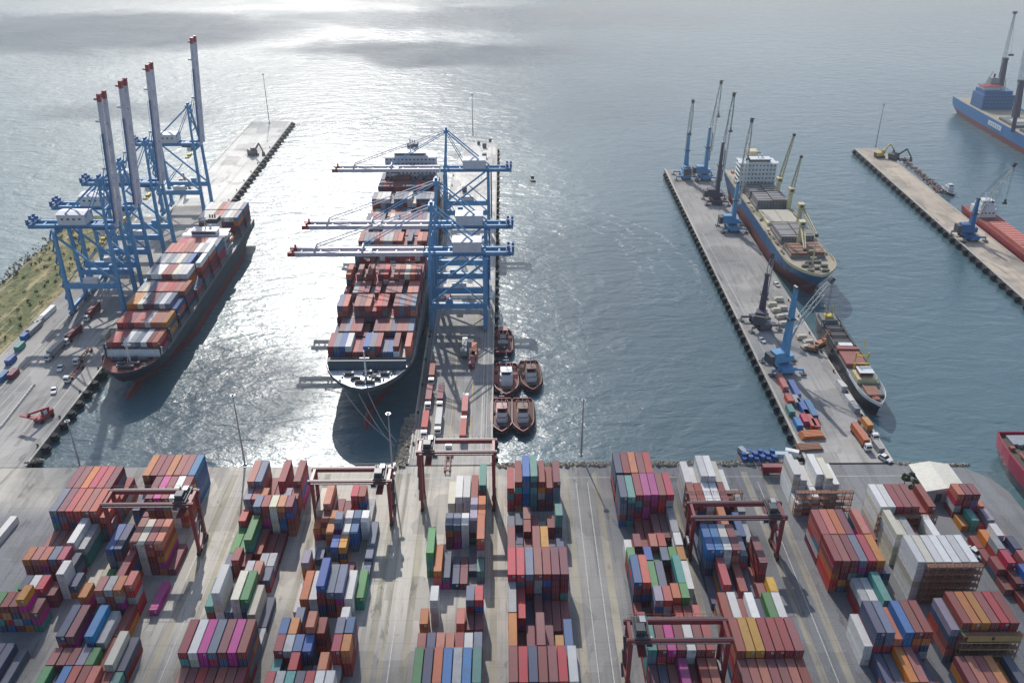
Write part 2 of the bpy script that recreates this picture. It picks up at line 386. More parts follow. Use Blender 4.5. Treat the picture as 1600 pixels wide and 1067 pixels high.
# rock armour along the shore, a heap nobody could count
def rocks(name, path, wdt, n, label, tint):
    m = paint('armour rock ' + name, tint, .95, .6, .4); mb = MB()
    L = sum((Vector(b) - Vector(a)).length for a, b in zip(path, path[1:]))
    for a, b in zip(path, path[1:]):
        a, b = Vector(a), Vector(b); d = b - a; nn = int(n * d.length / L); sd = Vector((-d.y, d.x)).normalized()
        for k in range(nn):
            t = random.random(); o = random.random(); p = a + d * t + sd * (o - .2) * wdt
            s = random.uniform(.5, 1.25); z = .5 - 3.2 * o + random.uniform(-.3, .3)
            bb = len(mb.v); rz = random.uniform(0, 3); pts = []
            for i in range(6):
                ang = i * math.pi / 3 + rz; rr = s * random.uniform(.7, 1.2); pts.append((p.x + math.cos(ang) * rr, p.y + math.sin(ang) * rr * .8, z + random.uniform(-.2, .2) * s))
            tp = (p.x + random.uniform(-.2, .2), p.y, z + s * random.uniform(.5, .9)); bt = (p.x, p.y, z - s)
            mb.v += pts + [tp, bt]
            for i in range(6):
                j = (i + 1) % 6; mb.face([bb + i, bb + j, bb + 6], m); mb.face([bb + j, bb + i, bb + 7], m)
    return tag(mb.obj(name), label, 'rocks', kind='stuff')
rocks('rock_armour', [(-4.5, 275.5), (40, 276), (80, 276), (113, 276)], 6, 900, 'beige rock armour along the shore between centre and right piers', (.36, .32, .25))
o = rocks('rock_armour', [(-46, 273), (-38.5, 276), (-38.3, 312)], 4.5, 420, 'pale yellowish rock armour beside the foot of the centre pier', (.56, .50, .36))
rocks('rock_armour', [(149.5, 275.5), (176, 274.5)], 4, 200, 'small strip of brownish rocks by the white shed', (.30, .26, .2))
rocks('rock_armour', [(-232, 286), (-276, 300), (-276, 540)], -3.5, 320, 'grey stones lining the seaward edge of the grass verge', (.33, .31, .27))
rocks('rock_armour', [(-183, 279), (-178, 281)], 4, 60, 'yellowish stones at the inner corner of the left pier', (.42, .38, .26))
# fenders: black rubber blocks hung on the pier walls
mb = MB(); mb.cyl((0, 0, -2.9), (0, 0, -.25), .95, M['rubber'], .95, 10); mb.box((-.55, 0, -1.5), (.9, 2.0, 2.7), M['rubber']); mb.cyl((.2, 0, -2.2), (.2, 0, -1.0), 1.12, M['rubber'], 1.12, 10)
fend = mb.obj('fender')
def fenders(side, x0, x1, y0, y1, step, label, group, s=1.0):
    y = y0
    while y < y1:
        y += random.uniform(-.9, .9)
        x = x0 + (x1 - x0) * (y - y0) / (y1 - y0)
        o = again(fend, (x + side * 1.0, y, 0), 0 if side > 0 else math.pi, label, 'fender', group)
        o.scale = (s, s, 1); y += step
fenders(1, XR, XR, 281, 766, 8.5, 'black rubber fender on the right wall of the left pier', 'fenders of the left pier', 1.5)
fenders(-1, 115, 117.5, 281, 632, 7, 'black rubber fender on the left wall of the right pier', 'fenders of the right pier', .95)
fenders(-1, 268.8, 274, 340, 682, 9, 'black rubber fender on the left wall of the far right pier', 'fenders of the far right pier', 1.35)
fenders(1, -4.9, -5.4, 281, 690, 11, 'black rubber fender on the right wall of the centre pier', 'fenders of the centre pier')
# unseen cloud sheet added overhead, its patches shaped to throw the broad soft shadows
def cloud():
    q = NT('unseen shade cloud'); ZC = 620.0
    off = SUN * (ZC / SUN.z); p = q.vmath('SUBTRACT', q.pos(), tuple(off))
    p = q.vmath('MULTIPLY', p, (1, 1, 0))
    wn = q.n('TexNoise'); q.l(p, wn.inputs['Vector']); wn.inputs['Scale'].default_value = .008; wn.inputs['Detail'].default_value = 4
    pw = q.vmath('ADD', p, q.vmath('MULTIPLY', q.vmath('SUBTRACT', wn.outputs['Color'], (.5, .5, .5)), (130, 210, 0)))
    acc = None
    for (x, y, rx, ry, st) in CLOUDS:
        d = q.vmath('LENGTH', q.vmath('DIVIDE', q.vmath('SUBTRACT', pw, (x, y, 0)), (rx, ry, 1)))
        f = q.ramp(d, 1.3, .6, 0, st)
        acc = f if acc is None else q.math('MAXIMUM', acc, f)
    th = q.ramp(q.noise(p, .0035, 4, .6), .5, .75, 0, .25)
    acc = q.math('ADD', acc, th, True)
    tr = q.n('BsdfTransparent'); tl = q.n('BsdfTranslucent'); tl.inputs[0].default_value = (.82, .84, .88, 1)
    ms = q.n('MixShader'); q.l(acc, ms.inputs[0]); q.l(tr.outputs[0], ms.inputs[1]); q.l(tl.outputs[0], ms.inputs[2])
    q.l(ms.outputs[0], q.out.inputs['Surface']); q.t.nodes.remove(q.b)
    mb = MB(); c = Vector((off.x, off.y)); 
    mb.v = [(c.x - 6000, c.y - 3000, ZC), (c.x + 6000, c.y - 3000, ZC), (c.x + 6000, c.y + 9000, ZC), (c.x - 6000, c.y + 9000, ZC)]; mb.face([0, 1, 2, 3], q.m)
    o = mb.obj('shade_cloud'); tag(o, kind='structure')
#          ground x, y, rx, ry, density
CLOUDS = [(640, 150, 600, 150, .82), (640, 560, 590, 420, .38), (-90, 70, 420, 125, .6), (-70, 1075, 190, 85, .85), (-40, 1330, 380, 110, .6), (-560, 1230, 330, 150, .8), (-330, 800, 110, 35, .45),
          (-20, 930, 330, 260, .36), (-200, 1900, 900, 420, .45), (900, 5300, 3800, 3000, .85), (-140, 306, 44, 26, .6), (-106, 348, 36, 62, .75), (760, 1250, 420, 200, .25), (60, 390, 72, 190, .5)]  # some patches added only to fade boom shadows, cut glare and brighten reflections
cloud()

# thin marine haze over the whole harbour
hq = NT('marine haze'); hq.t.nodes.remove(hq.b)
vs = hq.n('VolumeScatter'); vs.inputs['Color'].default_value = (.86, .93, 1, 1); vs.inputs['Density'].default_value = .00008; vs.inputs['Anisotropy'].default_value = .35
hq.l(vs.outputs[0], hq.out.inputs['Volume'])
mb = MB(); mb.box((0, 3500, 148), (9000, 9000, 300), hq.m); hz = mb.obj('sea_haze'); tag(hz, kind='structure')

mq = NT('added far haze'); mq.t.nodes.remove(mq.b)  # extra haze volume added to lighten the far water
vs = mq.n('VolumeScatter'); vs.inputs['Color'].default_value = (.88, .95, 1, 1); vs.inputs['Density'].default_value = .00026; vs.inputs['Anisotropy'].default_value = .2
mq.l(vs.outputs[0], mq.out.inputs['Volume'])
mb = MB(); mb.box((100, 2510, 70), (5000, 4000, 150), mq.m); tag(mb.obj('far_haze'), kind='structure')
# ================================================================== CONTAINERS
TH, PITCH, CW = 2.6, 2.67, 2.44
L40, L20 = 12.19, 6.06
# block: x of the first column, number of columns
BLK = {'A1': (-151.3, 7, 'first block from left'), 'A2': (-127.2, 8, 'second block from left'), 'B': (-89.6, 7, 'third block from left'),
       'C': (-64.6, 8, 'fourth block from left'), 'D': (-25.2, 7, 'fifth block from left'), 'E': (.7, 7, 'sixth block from left'),
       'F': (39.0, 7, 'seventh block from left'), 'G': (63.2, 7, 'eighth block from left'), 'H': (101.3, 7, 'ninth block from left'),
       'I': (125.2, 7, 'tenth block from left'), 'J': (156, 6, 'eleventh block from left')}
# block, photo y of the top front edge, tier of that edge, length, one token per column (colour + own tier)
ROWS = '''
A1 768.6 5 4 d m o r r d m3
A1 806.5 5 4 e d r s m s s4
A1 848 4 4 m2 m2 m2 m1 w4 q3
A1 875 4 2 o s s e r n3
A1 906 4 2 . . . . m2 w4 n2
A1 920 3 2 g2 n w r m2
A1 947 4 2 g m m y5 m3
A1 1025 3 2 e1 s s s m2
A1 1058 2 4 n n n n e1
A2 742 5 4 o m d o m m k
A2 778 5 4 n3 d2 d p m w m
A2 859 5 4 b4 n4 e2 m c m s d1
A2 911 4 4 g1 q1 n1 m4 . . . p1
A2 932 5 2 o4 . s q o s
A2 953 1 4 . . . . . . . p1
A2 1005 4 4 n m n2 k q3 m2
A2 1040 3 2 s m m l g
A2 1048 3 4 . . . . . m2 c3 n2
A2 1067 3 2 g n2 k s m s m2 t2
A2 1100 3 2 s r m e b m
B 755 5 4 s e m2 d2 m d1 m
B 779 4 2 l s o m2 q3 l m
B 799 5 2 p d3 e m c o d
B 822 3 2 s3 m2
B 854 4 4 g2 g2 g4 m2 m1 d1
B 862 3 2 . . . . w3 q1
B 879 3 2 e2 m3 m2 . q2 q2
B 897 3 2 n1 . . q s e2
B 947 4 4 t3 w5 e2 c g n1
B 969 3 4 . . . . . c3 n1
B 998 2 2 . . . . . g2 q1
B 1030 5 4 m w p e m p m
B 1066 3 2 s4 m3 s3 r4 m3 s4 s3
B 1100 3 4 s m r m s m m
C 782 3 2 c3 . y2 . r3 m3
C 797 4 4 c3 s4 d1 d1 . . q1
C 814 4 2 o2 m3 . w4 e1 q1 w3
C 817 4 2 . . . e4
C 834 3 4 . . o3 . w3 b3 . e1
C 855 3 2 q1 e1 . b y . . e1
C 884 3 2 l3 . d1 y1 . d1 . e1
C 925 4 4 . o3 w3 b5 e4 e4 w3 .
C 943 2 4 . . m1 . . . . g2
C 955 1 4 w1 . . . . . . .
C 972 3 2 . e3 m1 q1 . . w3
C 1000 4 2 b o . s5 m . e b
C 1027 4 2 m q b b . . r o
C 1057 4 2 t3 n2 r n2 e2 o q2
C 1082 4 2 r q t n r w w
C 1108 4 2 m b m s o n w
D 765 4 4 . . . . s2 . t4
D 784 4 4 . . c3 w4 w4 m4 . .
D 820 4 2 . . e e w
D 821 4 4 . . . . . l o
D 862 5 4 g4 m2 s o m n1 s
D 892 3 4 . o3 n2 n1 d1
D 902 2 2 . . e1 . . . t2
D 937 4 2 . w4 . . . e r
D 973 3 2 o . . . s d2 d2
D 1013 3 2 m n s s m w e
D 1067 4 4 g n s k q k t
E 752.5 5 4 r4 m5 k6 t6 m5 m4 d5
E 806 4 2 w b m2 l m1 s o3
E 822 3 2 e2 n2 m3 d2 q1 m2 t4
E 843 3 2 . n1 m3
E 861 4 4 m n1 d2 m y e1 n2
E 906 5 4 r r e m m d d
E 956 4 4 q r3 n1 d2 d1 m1 m1
E 1007 4 4 o d1 d2 m d2 . b3
E 1018 3 2 . . . . . y3
E 1064 5 4 m r n m m r w
F 745 5 4 n m o m r
F 784 5 4 n t m p p m r
F 838 3 4 . . m1 m1 m2 d2 q3
F 853 3 2 w2 m3 m2 s3 s3 . .
F 851 3 2 . . . . . . w3
F 874 3 2 g3 n2 b3 g2 e3 g3 o3
F 916 4 4 b4 s4 g3 e3 m1 t4 w3
F 948 4 2 m1 . l s s g
F 969 3 2 m2 m1 . . s m s
F 1022 5 4 t d p d w m s
F 1084 4 4 d3 n3 m3 p d3 m s
G 754 5 4 w4 w3 w w c4 w3
G 797 4 4 m m w w d4 . q3
G 836 4 4 n1 d2 d1 o e1 b3 q2
G 878 5 4 k k w m e4 g4 m4
G 923 4 4 n1 r4 n2 m3 n2 m1 .
G 932 4 2 . . . . . m3 y4
G 975 4 4 m w m3 w n3 g w
G 1031 5 4 m y y m m m m
G 1086 4 4 m s s m m s m
H 754 5 4 w w4 w3 w c w4
H 786 2 2 w2 q2 w3 c1
H 834 5 4 m s o d . s5 m4
H 876 5 4 m m d e r o n3
H 938 4 4 . . q3 w3 t4 n2
H 998 5 4 w3 n e s4 k m m
H 1066 3 4 . n2 e2 o3 s3 n2
H 1095 3 2 . s k n o s
I 791 5 4 w w m m m m4 m
I 834 5 4 c5 c4 q4 m3
I 842 4 4 . . . . q2 w4
I 877 6 4 w c w w w w w
I 973 6 4 l5 m o o m r m
I 1080 3 4 m s m o y2 n
J 772 4 2 s d d s2
J 812 2 2 o1 t2 r1 l2
J 838 3 2 m1 o2 w3 s2
J 862 3 2 m1 q3 n2 n3
J 882 3 2 m2 r3 n1 s3
J 906 3 2 m1 d2 b3 n2 s
J 935 2 2 . m1 n2 d2 s
'''
class CT: pass
CTS = []
def addc(x, y, z, L, col, rz=0, blk=None, row=0, colm=0, tier=0, top=True, seen=True):
    c = CT(); c.x, c.y, c.z, c.L, c.col, c.rz = x, y, z, L, col, rz
    c.blk, c.row, c.colm, c.tier, c.top, c.seen = blk, row, colm, tier, top, seen; c.label = None; c.group = None; CTS.append(c); return c
occ = {}
rowsp = []
for ln in ROWS.strip().split('\n'):
    t = ln.split(); b = t[0]; x0, nc, _ = BLK[b]
    yf = at(800, float(t[1]), float(t[2]) * TH); tier = int(t[2]); L = L40 if t[3] == '4' else L20
    # the y of a row is that of its front edge measured in the block's own column
    xm = x0 + 9; best = None
    for k in range(800):
        yy = 100 + k * .25
        e = abs(proj(xm, yy, tier * TH)[1] - float(t[1]))
        if best is None or e < best[0]: best = (e, yy)
    rowsp.append((b, best[1], tier, L, t[4:]))
order = {}
for b, y, *_ in rowsp: order.setdefault(b, []).append(y)
LOW = {'w': 'wwwc', 'c': 'wcc', 'p': 'ppdm', 'k': 'bkne', 'b': 'bnme', 'g': 'gmnt', 't': 'tnme'}
# resolve overlaps from the front backwards: push a row back if it runs into the one in front
for b in BLK:
    rr = sorted([r for r in rowsp if r[0] == b], key=lambda r: r[1])
    ys = sorted(set(round(r[1], 1) for r in rr), reverse=True)
    front = {}
    for (bb, y, tier, L, toks) in rr:
        need = y
        for k, tk in enumerate(toks):
            if tk != '.': need = max(need, min(front.get(k, -1e9), y + 2.6))
        for k, tk in enumerate(toks):
            if tk == '.': continue
            col = tk[0]; n = int(tk[1:]) if len(tk) > 1 else tier
            yk = max(need, front.get(k, -1e9))
            if front.get(k, -1e9) - need > L * .45: continue
            x = BLK[b][0] + k * PITCH + CW / 2
            front[k] = yk + L + .35
            rank = ys.index(round(y, 1)) + 1
            for i in range(n):
                cc = col if i == n - 1 else random.choice(LOW.get(col, 'mmmmdrrssooennbtpq'))
                jx, jy = random.gauss(0, .035), random.gauss(0, .06)
                if L == L40 and i < n - 1 and col not in 'wc' and random.random() < .25:
                    addc(x + jx, yk + L20 / 2 + jy, i * TH, L20, cc, 0, b, rank, k, n - i, False)
                    addc(x + jx, yk + L - L20 / 2 + jy, i * TH, L20, random.choice('mmdrsone'), 0, b, rank, k, n - i, False, False)
                else:
                    addc(x + jx, yk + L / 2 + jy, i * TH, L, cc, 0, b, rank, k, n - i, i == n - 1)
def single(px, py, z, L, col, rz, label, group=None):
    p = at(px, py, z); c = addc(p.x, p.y, z, L, col, rz); c.label = label; c.group = group; return c
# ------------------------------------------------------------------ mesh of one container
def cont_into(mb, x, y, z, L, col, rz, r, detail):
    m = contmat(col); ca, sa = math.cos(rz), math.sin(rz)
    def tr(p): return (x + p[0] * ca - p[1] * sa, y + p[0] * sa + p[1] * ca, z + p[2])
    def bx(c, d, mm, uvs=False, skip=()):
        pts = [tr((c[0] + i * d[0] / 2, c[1] + j * d[1] / 2, c[2] + k * d[2] / 2)) for k in (-1, 1) for i, j in ((-1, -1), (1, -1), (1, 1), (-1, 1))]
        mb.hexa(pts, mm, r, uvs, skip)
    hh = 2.56
    if not detail:
        bx((0, 0, hh / 2 + .02), (CW, L, hh), m, True); return
    # corrugated body inset behind the rails and corner posts
    bx((0, 0, hh / 2 + .02), (CW - .08, L - .08, hh - .05), m, True)
    for sx in (-1, 1):
        bx((sx * (CW / 2 - .05), 0, hh - .03), (.1, L - .3, .1), m); bx((sx * (CW / 2 - .05), 0, .1), (.1, L - .3, .16), m)
        for se in (-1, 1):
            bx((sx * (CW / 2 - .08), se * (L / 2 - .08), hh / 2 + .02), (.16, .16, hh), m)
    for se in (-1, 1):
        bx((0, se * (L / 2 - .05), hh - .04), (CW - .32, .1, .13), m); bx((0, se * (L / 2 - .05), .1), (CW - .32, .1, .17), m)
    for dx in (-.75, -.32, .32, .75):       # door lock rods
        bx((dx, -L / 2 + .01, hh / 2), (.06, .06, hh - .35), M['steel'])
    bx((0, -L / 2 + .02, hh / 2), (.05, .04, hh - .3), M['dark'])
CMESH = {}
def cont_mesh(L, col, v):
    k = (L, col, v)
    if k not in CMESH:
        mb = MB(); cont_into(mb, 0, 0, 0, L, col, 0, v * .37 + .1, True)
        if v == 1: mb.box((.62, -L / 2 - .02, 1.75), (.85, .03, .8), contmat('q'), uvs=True)   # pale notice panel on a door
        CMESH[k] = mb.mesh('container mesh')
    return CMESH[k]
# ================================================================== CRANES
def sts(zg, raised, label):
    """ship-to-shore gantry: rails run along Y, boom reaches to +X; waterside legs at x=0, landside at x=-26"""
    root = thing('ship_to_shore_crane', (0, 0, 0), 0, label, 'gantry crane', 'ship-to-shore cranes')
    B, D = M['blue'], M['dblue']
    W, G = 8.6, 26.0
    zp = zg * .36
    for x in (0, -G):
        for y in (-W, W):
            mb = MB(); mb.beam((x, y, 1.6), (x, y * .98, zp), 1.8, 2.0, B, 1.7, 1.9); mb.beam((x, y * .98, zp), (x, y * .86, zg + 1.2), 1.6, 1.8, B, 1.4, 1.5)
            mb.obj('leg', root)
            mb = MB()
            mb.beam((x, y - 3.6, 1.5), (x, y + 3.6, 1.5), 1.0, 1.1, B)
            for dy in (-2.6, -1.3, 1.3, 2.6): mb.cyl((x - .35, y + dy, .5), (x + .35, y + dy, .5), .48, M['dark'], n=8)
            for dy in (-2, 2): mb.box((x, y + dy, .9), (.7, 2.4, .6), D)
            mb.obj('wheel_bogie', root)
    for x in (0, -G):
        mb = MB(); mb.beam((x, -W, 2.6), (x, W, 2.6), 1.3, 1.7, B); mb.obj('sill_beam', root)
        mb = MB(); mb.beam((x, -W * .86, zg + .4), (x, W * .86, zg + .4), 1.6, 2.2, B); mb.obj('cross_beam', root)
    for y in (-W, W):
        mb = MB(); mb.beam((-G - .2, y * .98, zp), (.2, y * .98, zp), 1.7, 3.0, B); mb.obj('portal_beam', root)
        mb = MB(); mb.beam((-G + .6, y * .88, zg - 1), (-1, y * .97, zp + 2), .9, .9, B)
        mb.beam((-G + .6, y * .97, zp + 1), (-G * .55, y * .92, zp + (zg - zp) * .5), .5, .5, B)
        mb.obj('diagonal_brace', root)
    # girders on the land side of the hinge
    for y in (-3.0, 3.0):
        mb = MB(); mb.beam((-G - 14, y, zg + 2.3), (2.5, y, zg + 2.3), 1.3, 2.0, B); mb.obj('main_girder', root)
    mb = MB()
    for x in (-G - 13.6, -G - 7, -G, -18, -9, 1.6): mb.box((x, 0, zg + 2.4), (.8, 4.9, 1.0), B)
    mb.obj('girder_tie', root)
    mb = MB()     # walkway with handrails beside the girders
    for y in (-4.6, 4.6):
        mb.box((-G / 2 - 6, y, zg + 2.0), (G + 13, .9, .12), D)
        for k in range(18): mb.box((-G - 12 + k * 2.2, y * 1.08, zg + 2.6), (.1, .1, 1.1), D)
        mb.box((-G / 2 - 6, y * 1.08, zg + 3.15), (G + 13, .1, .1), D)
    mb.obj('walkway', root)
    mb = MB()    # rear platform with rope sheaves and small plant
    mb.box((-G - 12.3, 0, zg + 3.6), (3.4, 9.5, .4), D)
    for k in range(5): mb.box((-G - 13.6 + (k % 2) * 2.2, -3.6 + k * 1.8, zg + 4.8 + (k % 3) * .4), (1.2, 1.1, 2.2), D)
    mb.box((-G - 10.4, 0, zg + 4.6), (.3, 9, .15), D)
    mb.obj('rear_platform', root)
    h = MB(); h.box((-G + 8.2, 0, zg + 6.0), (13.5, 8.6, 5.2), M['house']); h.hexa([(-G + 1.2, -4.5, zg + 8.6), (-G + 15.2, -4.5, zg + 8.6), (-G + 15.2, 4.5, zg + 8.6), (-G + 1.2, 4.5, zg + 8.6), (-G + 1.2, -.6, zg + 9.3), (-G + 15.2, -.6, zg + 9.3), (-G + 15.2, .6, zg + 9.3), (-G + 1.2, .6, zg + 9.3)], M['house'])
    hh = h.obj('machinery_house', root)
    d = MB(); d.box((-G + 1.4, 1.5, zg + 5.4), (.12, 1.1, 2.1), M['dsteel'])
    for k in range(4): d.box((-G + 4 + k * 2.8, -4.33, zg + 6.4), (1.2, .1, .9), M['dsteel'])
    d.obj('louvre', hh)
    # A frame with apex
    za = zg + 25
    for y in (-1, 1):
        mb = MB(); mb.beam((-.2, y * W * .84, zg + 1), (-1.6, y * 1.7, za), 1.2, 1.2, B, .9, .9); mb.obj('mast_leg', root)
    mb = MB(); mb.box((-1.6, 0, za + .4), (2.6, 5.4, 1.6), B); mb.box((-1.6, 0, za + 1.8), (1.2, 3, 1.3), D)
    mb.beam((-.9, -W * .5, zg + 11), (-.9, W * .5, zg + 11), .8, .8, B); mb.beam((-.9, -W * .5, zg + 11), (-1.4, 2.4, zg + 20), .5, .5, B); mb.beam((-.9, W * .5, zg + 11), (-1.4, -2.4, zg + 20), .5, .5, B)
    mb.obj('apex_frame', root)
    for y in (-2.3, 2.3):
        mb = MB(); mb.beam((-2, y, za), (-G - .5, y * 1.5, zg + 3.4), .55, .6, B); mb.obj('backstay', root)
        mb = MB(); mb.beam((-1.8, y, za - 1), (-G * .5, y * 1.4, zg + 3.4), .35, .35, B); mb.obj('inner_stay', root)
    # boom
    L = 64.0; ang = R(85.3) if raised else 0.0
    hx, hz = 3.0, zg + 2.3
    def T(x, y, z): return (hx + x * math.cos(ang) - z * math.sin(ang), y, hz + x * math.sin(ang) + z * math.cos(ang))
    mb = MB()
    for y in (-3.0, 3.0): mb.beam(T(0, y, 0), T(L - 3.6, y, 0), 1.75, 1.6, M['boom']) if raised else mb.beam(T(0, y, 0), T(L - 3.6, y, 0), 1.7, 2.0, M['boom'])
    for k in range(7): mb.beam(T(4 + k * 9, -3, 0), T(4 + k * 9, 3, 0), .7, .7, M['boom'])
    boom = mb.obj('boom', root)
    mb = MB()
    for y in (-3.0, 3.0): mb.beam(T(L - 3.58, y, 0), T(L, y, 0), 1.6, 1.95, M['red'])
    mb.beam(T(L - .8, -4.2, .2), T(L - .8, 4.2, .2), .8, .8, M['red']); mb.beam(T(L - 2.6, 3, .6), T(L - 2.6, 3, 2.4), .8, .8, M['red']); mb.beam(T(L - 2.6, -3, .6), T(L - 2.6, -3, 2.4), .8, .8, M['red'])
    mb.obj('boom_tip', boom)
    mb = MB()
    mb.beam(T(2, -4.4, .3), T(L * .72, -4.4, .3), .8, .2, D); mb.beam(T(2, -4.8, 1.2), T(L * .72, -4.8, 1.2), .12, .12, D)
    for k in range(16): mb.beam(T(3 + k * 2.8, -4.8, .2), T(3 + k * 2.8, -4.8, 1.2), .12, .12, D)
    mb.obj('boom_walkway', boom)
    for s in (.45, .8):
        mb = MB()
        for y in (-3, 3): mb.beam(T(L * s, y, .6), T(L * s, y, 3.0), .7, .9, M['boom'])
        mb.beam(T(L * s, -3, 2.8), T(L * s, 3, 2.8), .5, .5, M['boom'])
        mb.obj('stay_bracket', boom)
    mb = MB()
    if raised:
        for y in (-2.3, 2.3):
            a = Vector(T(L * .45, y, 2.6)); b = Vector((-1.2, y, za)); mid = (a + b) / 2 + Vector((-1.2, 0, -7))
            mb.beam(a, mid, .32, .32, B); mb.beam(mid, b, .32, .32, B)
    else:
        for y in (-2.3, 2.3):
            mb.beam(T(L * .8, y, 2.8), (-1.2, y, za + .2), .38, .38, M['boom']); mb.beam(T(L * .45, y, 2.8), (-1.2, y, za - .4), .38, .38, B)
            mb.beam(T(L * .62, y, 1.4), T(L * .8, y, 2.8), .25, .25, M['boom'])
    mb.obj('forestay', boom)
    # trolley, cab and spreader
    tx = -9.0 if raised else 26.0
    mb = MB(); mb.box((hx + tx, 0, hz - 1.3), (5.5, 7.0, 1.0), M['dsteel']); mb.box((hx + tx, 0, hz + .2), (3, 3.4, 1.4), D); tr = mb.obj('trolley', root)
    mb = MB(); mb.box((hx + tx + 1.5, -2.2, hz - 3.2), (2.6, 2.2, 2.6), M['white']); mb.box((hx + tx + 2.84, -2.2, hz - 3.2), (.06, 1.8, 1.8), M['glass']); mb.obj('cab', tr)
    mb = MB(); zs = hz - (8 if raised else 11)
    mb.box((hx + tx, 0, zs), (2.3, 12, .6), M['yellow']); mb.box((hx + tx, 0, zs + .8), (1.8, 4, .9), M['yellow'])
    for y in (-1.8, 1.8):
        for x in (-.8, .8): mb.cyl((hx + tx + x, y, zs + 1.1), (hx + tx + x, y, hz - 1.6), .07, M['dsteel'], n=4)
    mb.obj('spreader', tr)
    # stair tower and lift on the front landside leg, festoon boxes
    mb = MB()
    for k in range(int(zg / 3.2)):
        z = 2 + k * 3.2; s = 1 if k % 2 else -1
        mb.beam((-G - 1.6, -W * .9 + s * 1.6, z), (-G - 1.6, -W * .9 - s * 1.6, z + 3.2), .8, .16, D); mb.box((-G - 1.6, -W * .9 - s * 1.9, z + 3.2), (1, 1.2, .12), D)
    mb.obj('stairway', root)
    mb = MB(); mb.box((-G * .5, -W - .2, zp + 3.0), (7, 2.4, 2.6), M['house']); mb.obj('electrical_room', root)
    mb = MB(); mb.box((-G * .35, W, zp + 2.7), (3, 2.2, 2.2), B); mb.obj('winch_box', root)
    return root
lc = sts(42.0, True, 'x')
tip = ['nearest of the four raised-boom blue cranes, standing beside the grass verge', 'second nearest raised-boom blue crane on the left pier', 'third raised-boom blue crane along the left pier', 'farthest raised-boom blue crane, alone with open legs on the left pier']
for (y, t) in zip((414, 440, 477, 552), tip): again(lc, (-191.5, y, 0), 0, t)
ccr = sts(35.0, False, 'x')
for (y, t) in zip((395, 429.5, 521), ('nearest lowered-boom blue crane on the centre pier', 'middle lowered-boom blue crane on the centre pier', 'farthest lowered-boom blue crane on the centre pier, its apex rising highest')):
    again(ccr, (-35.4, y, 0), math.pi, t)

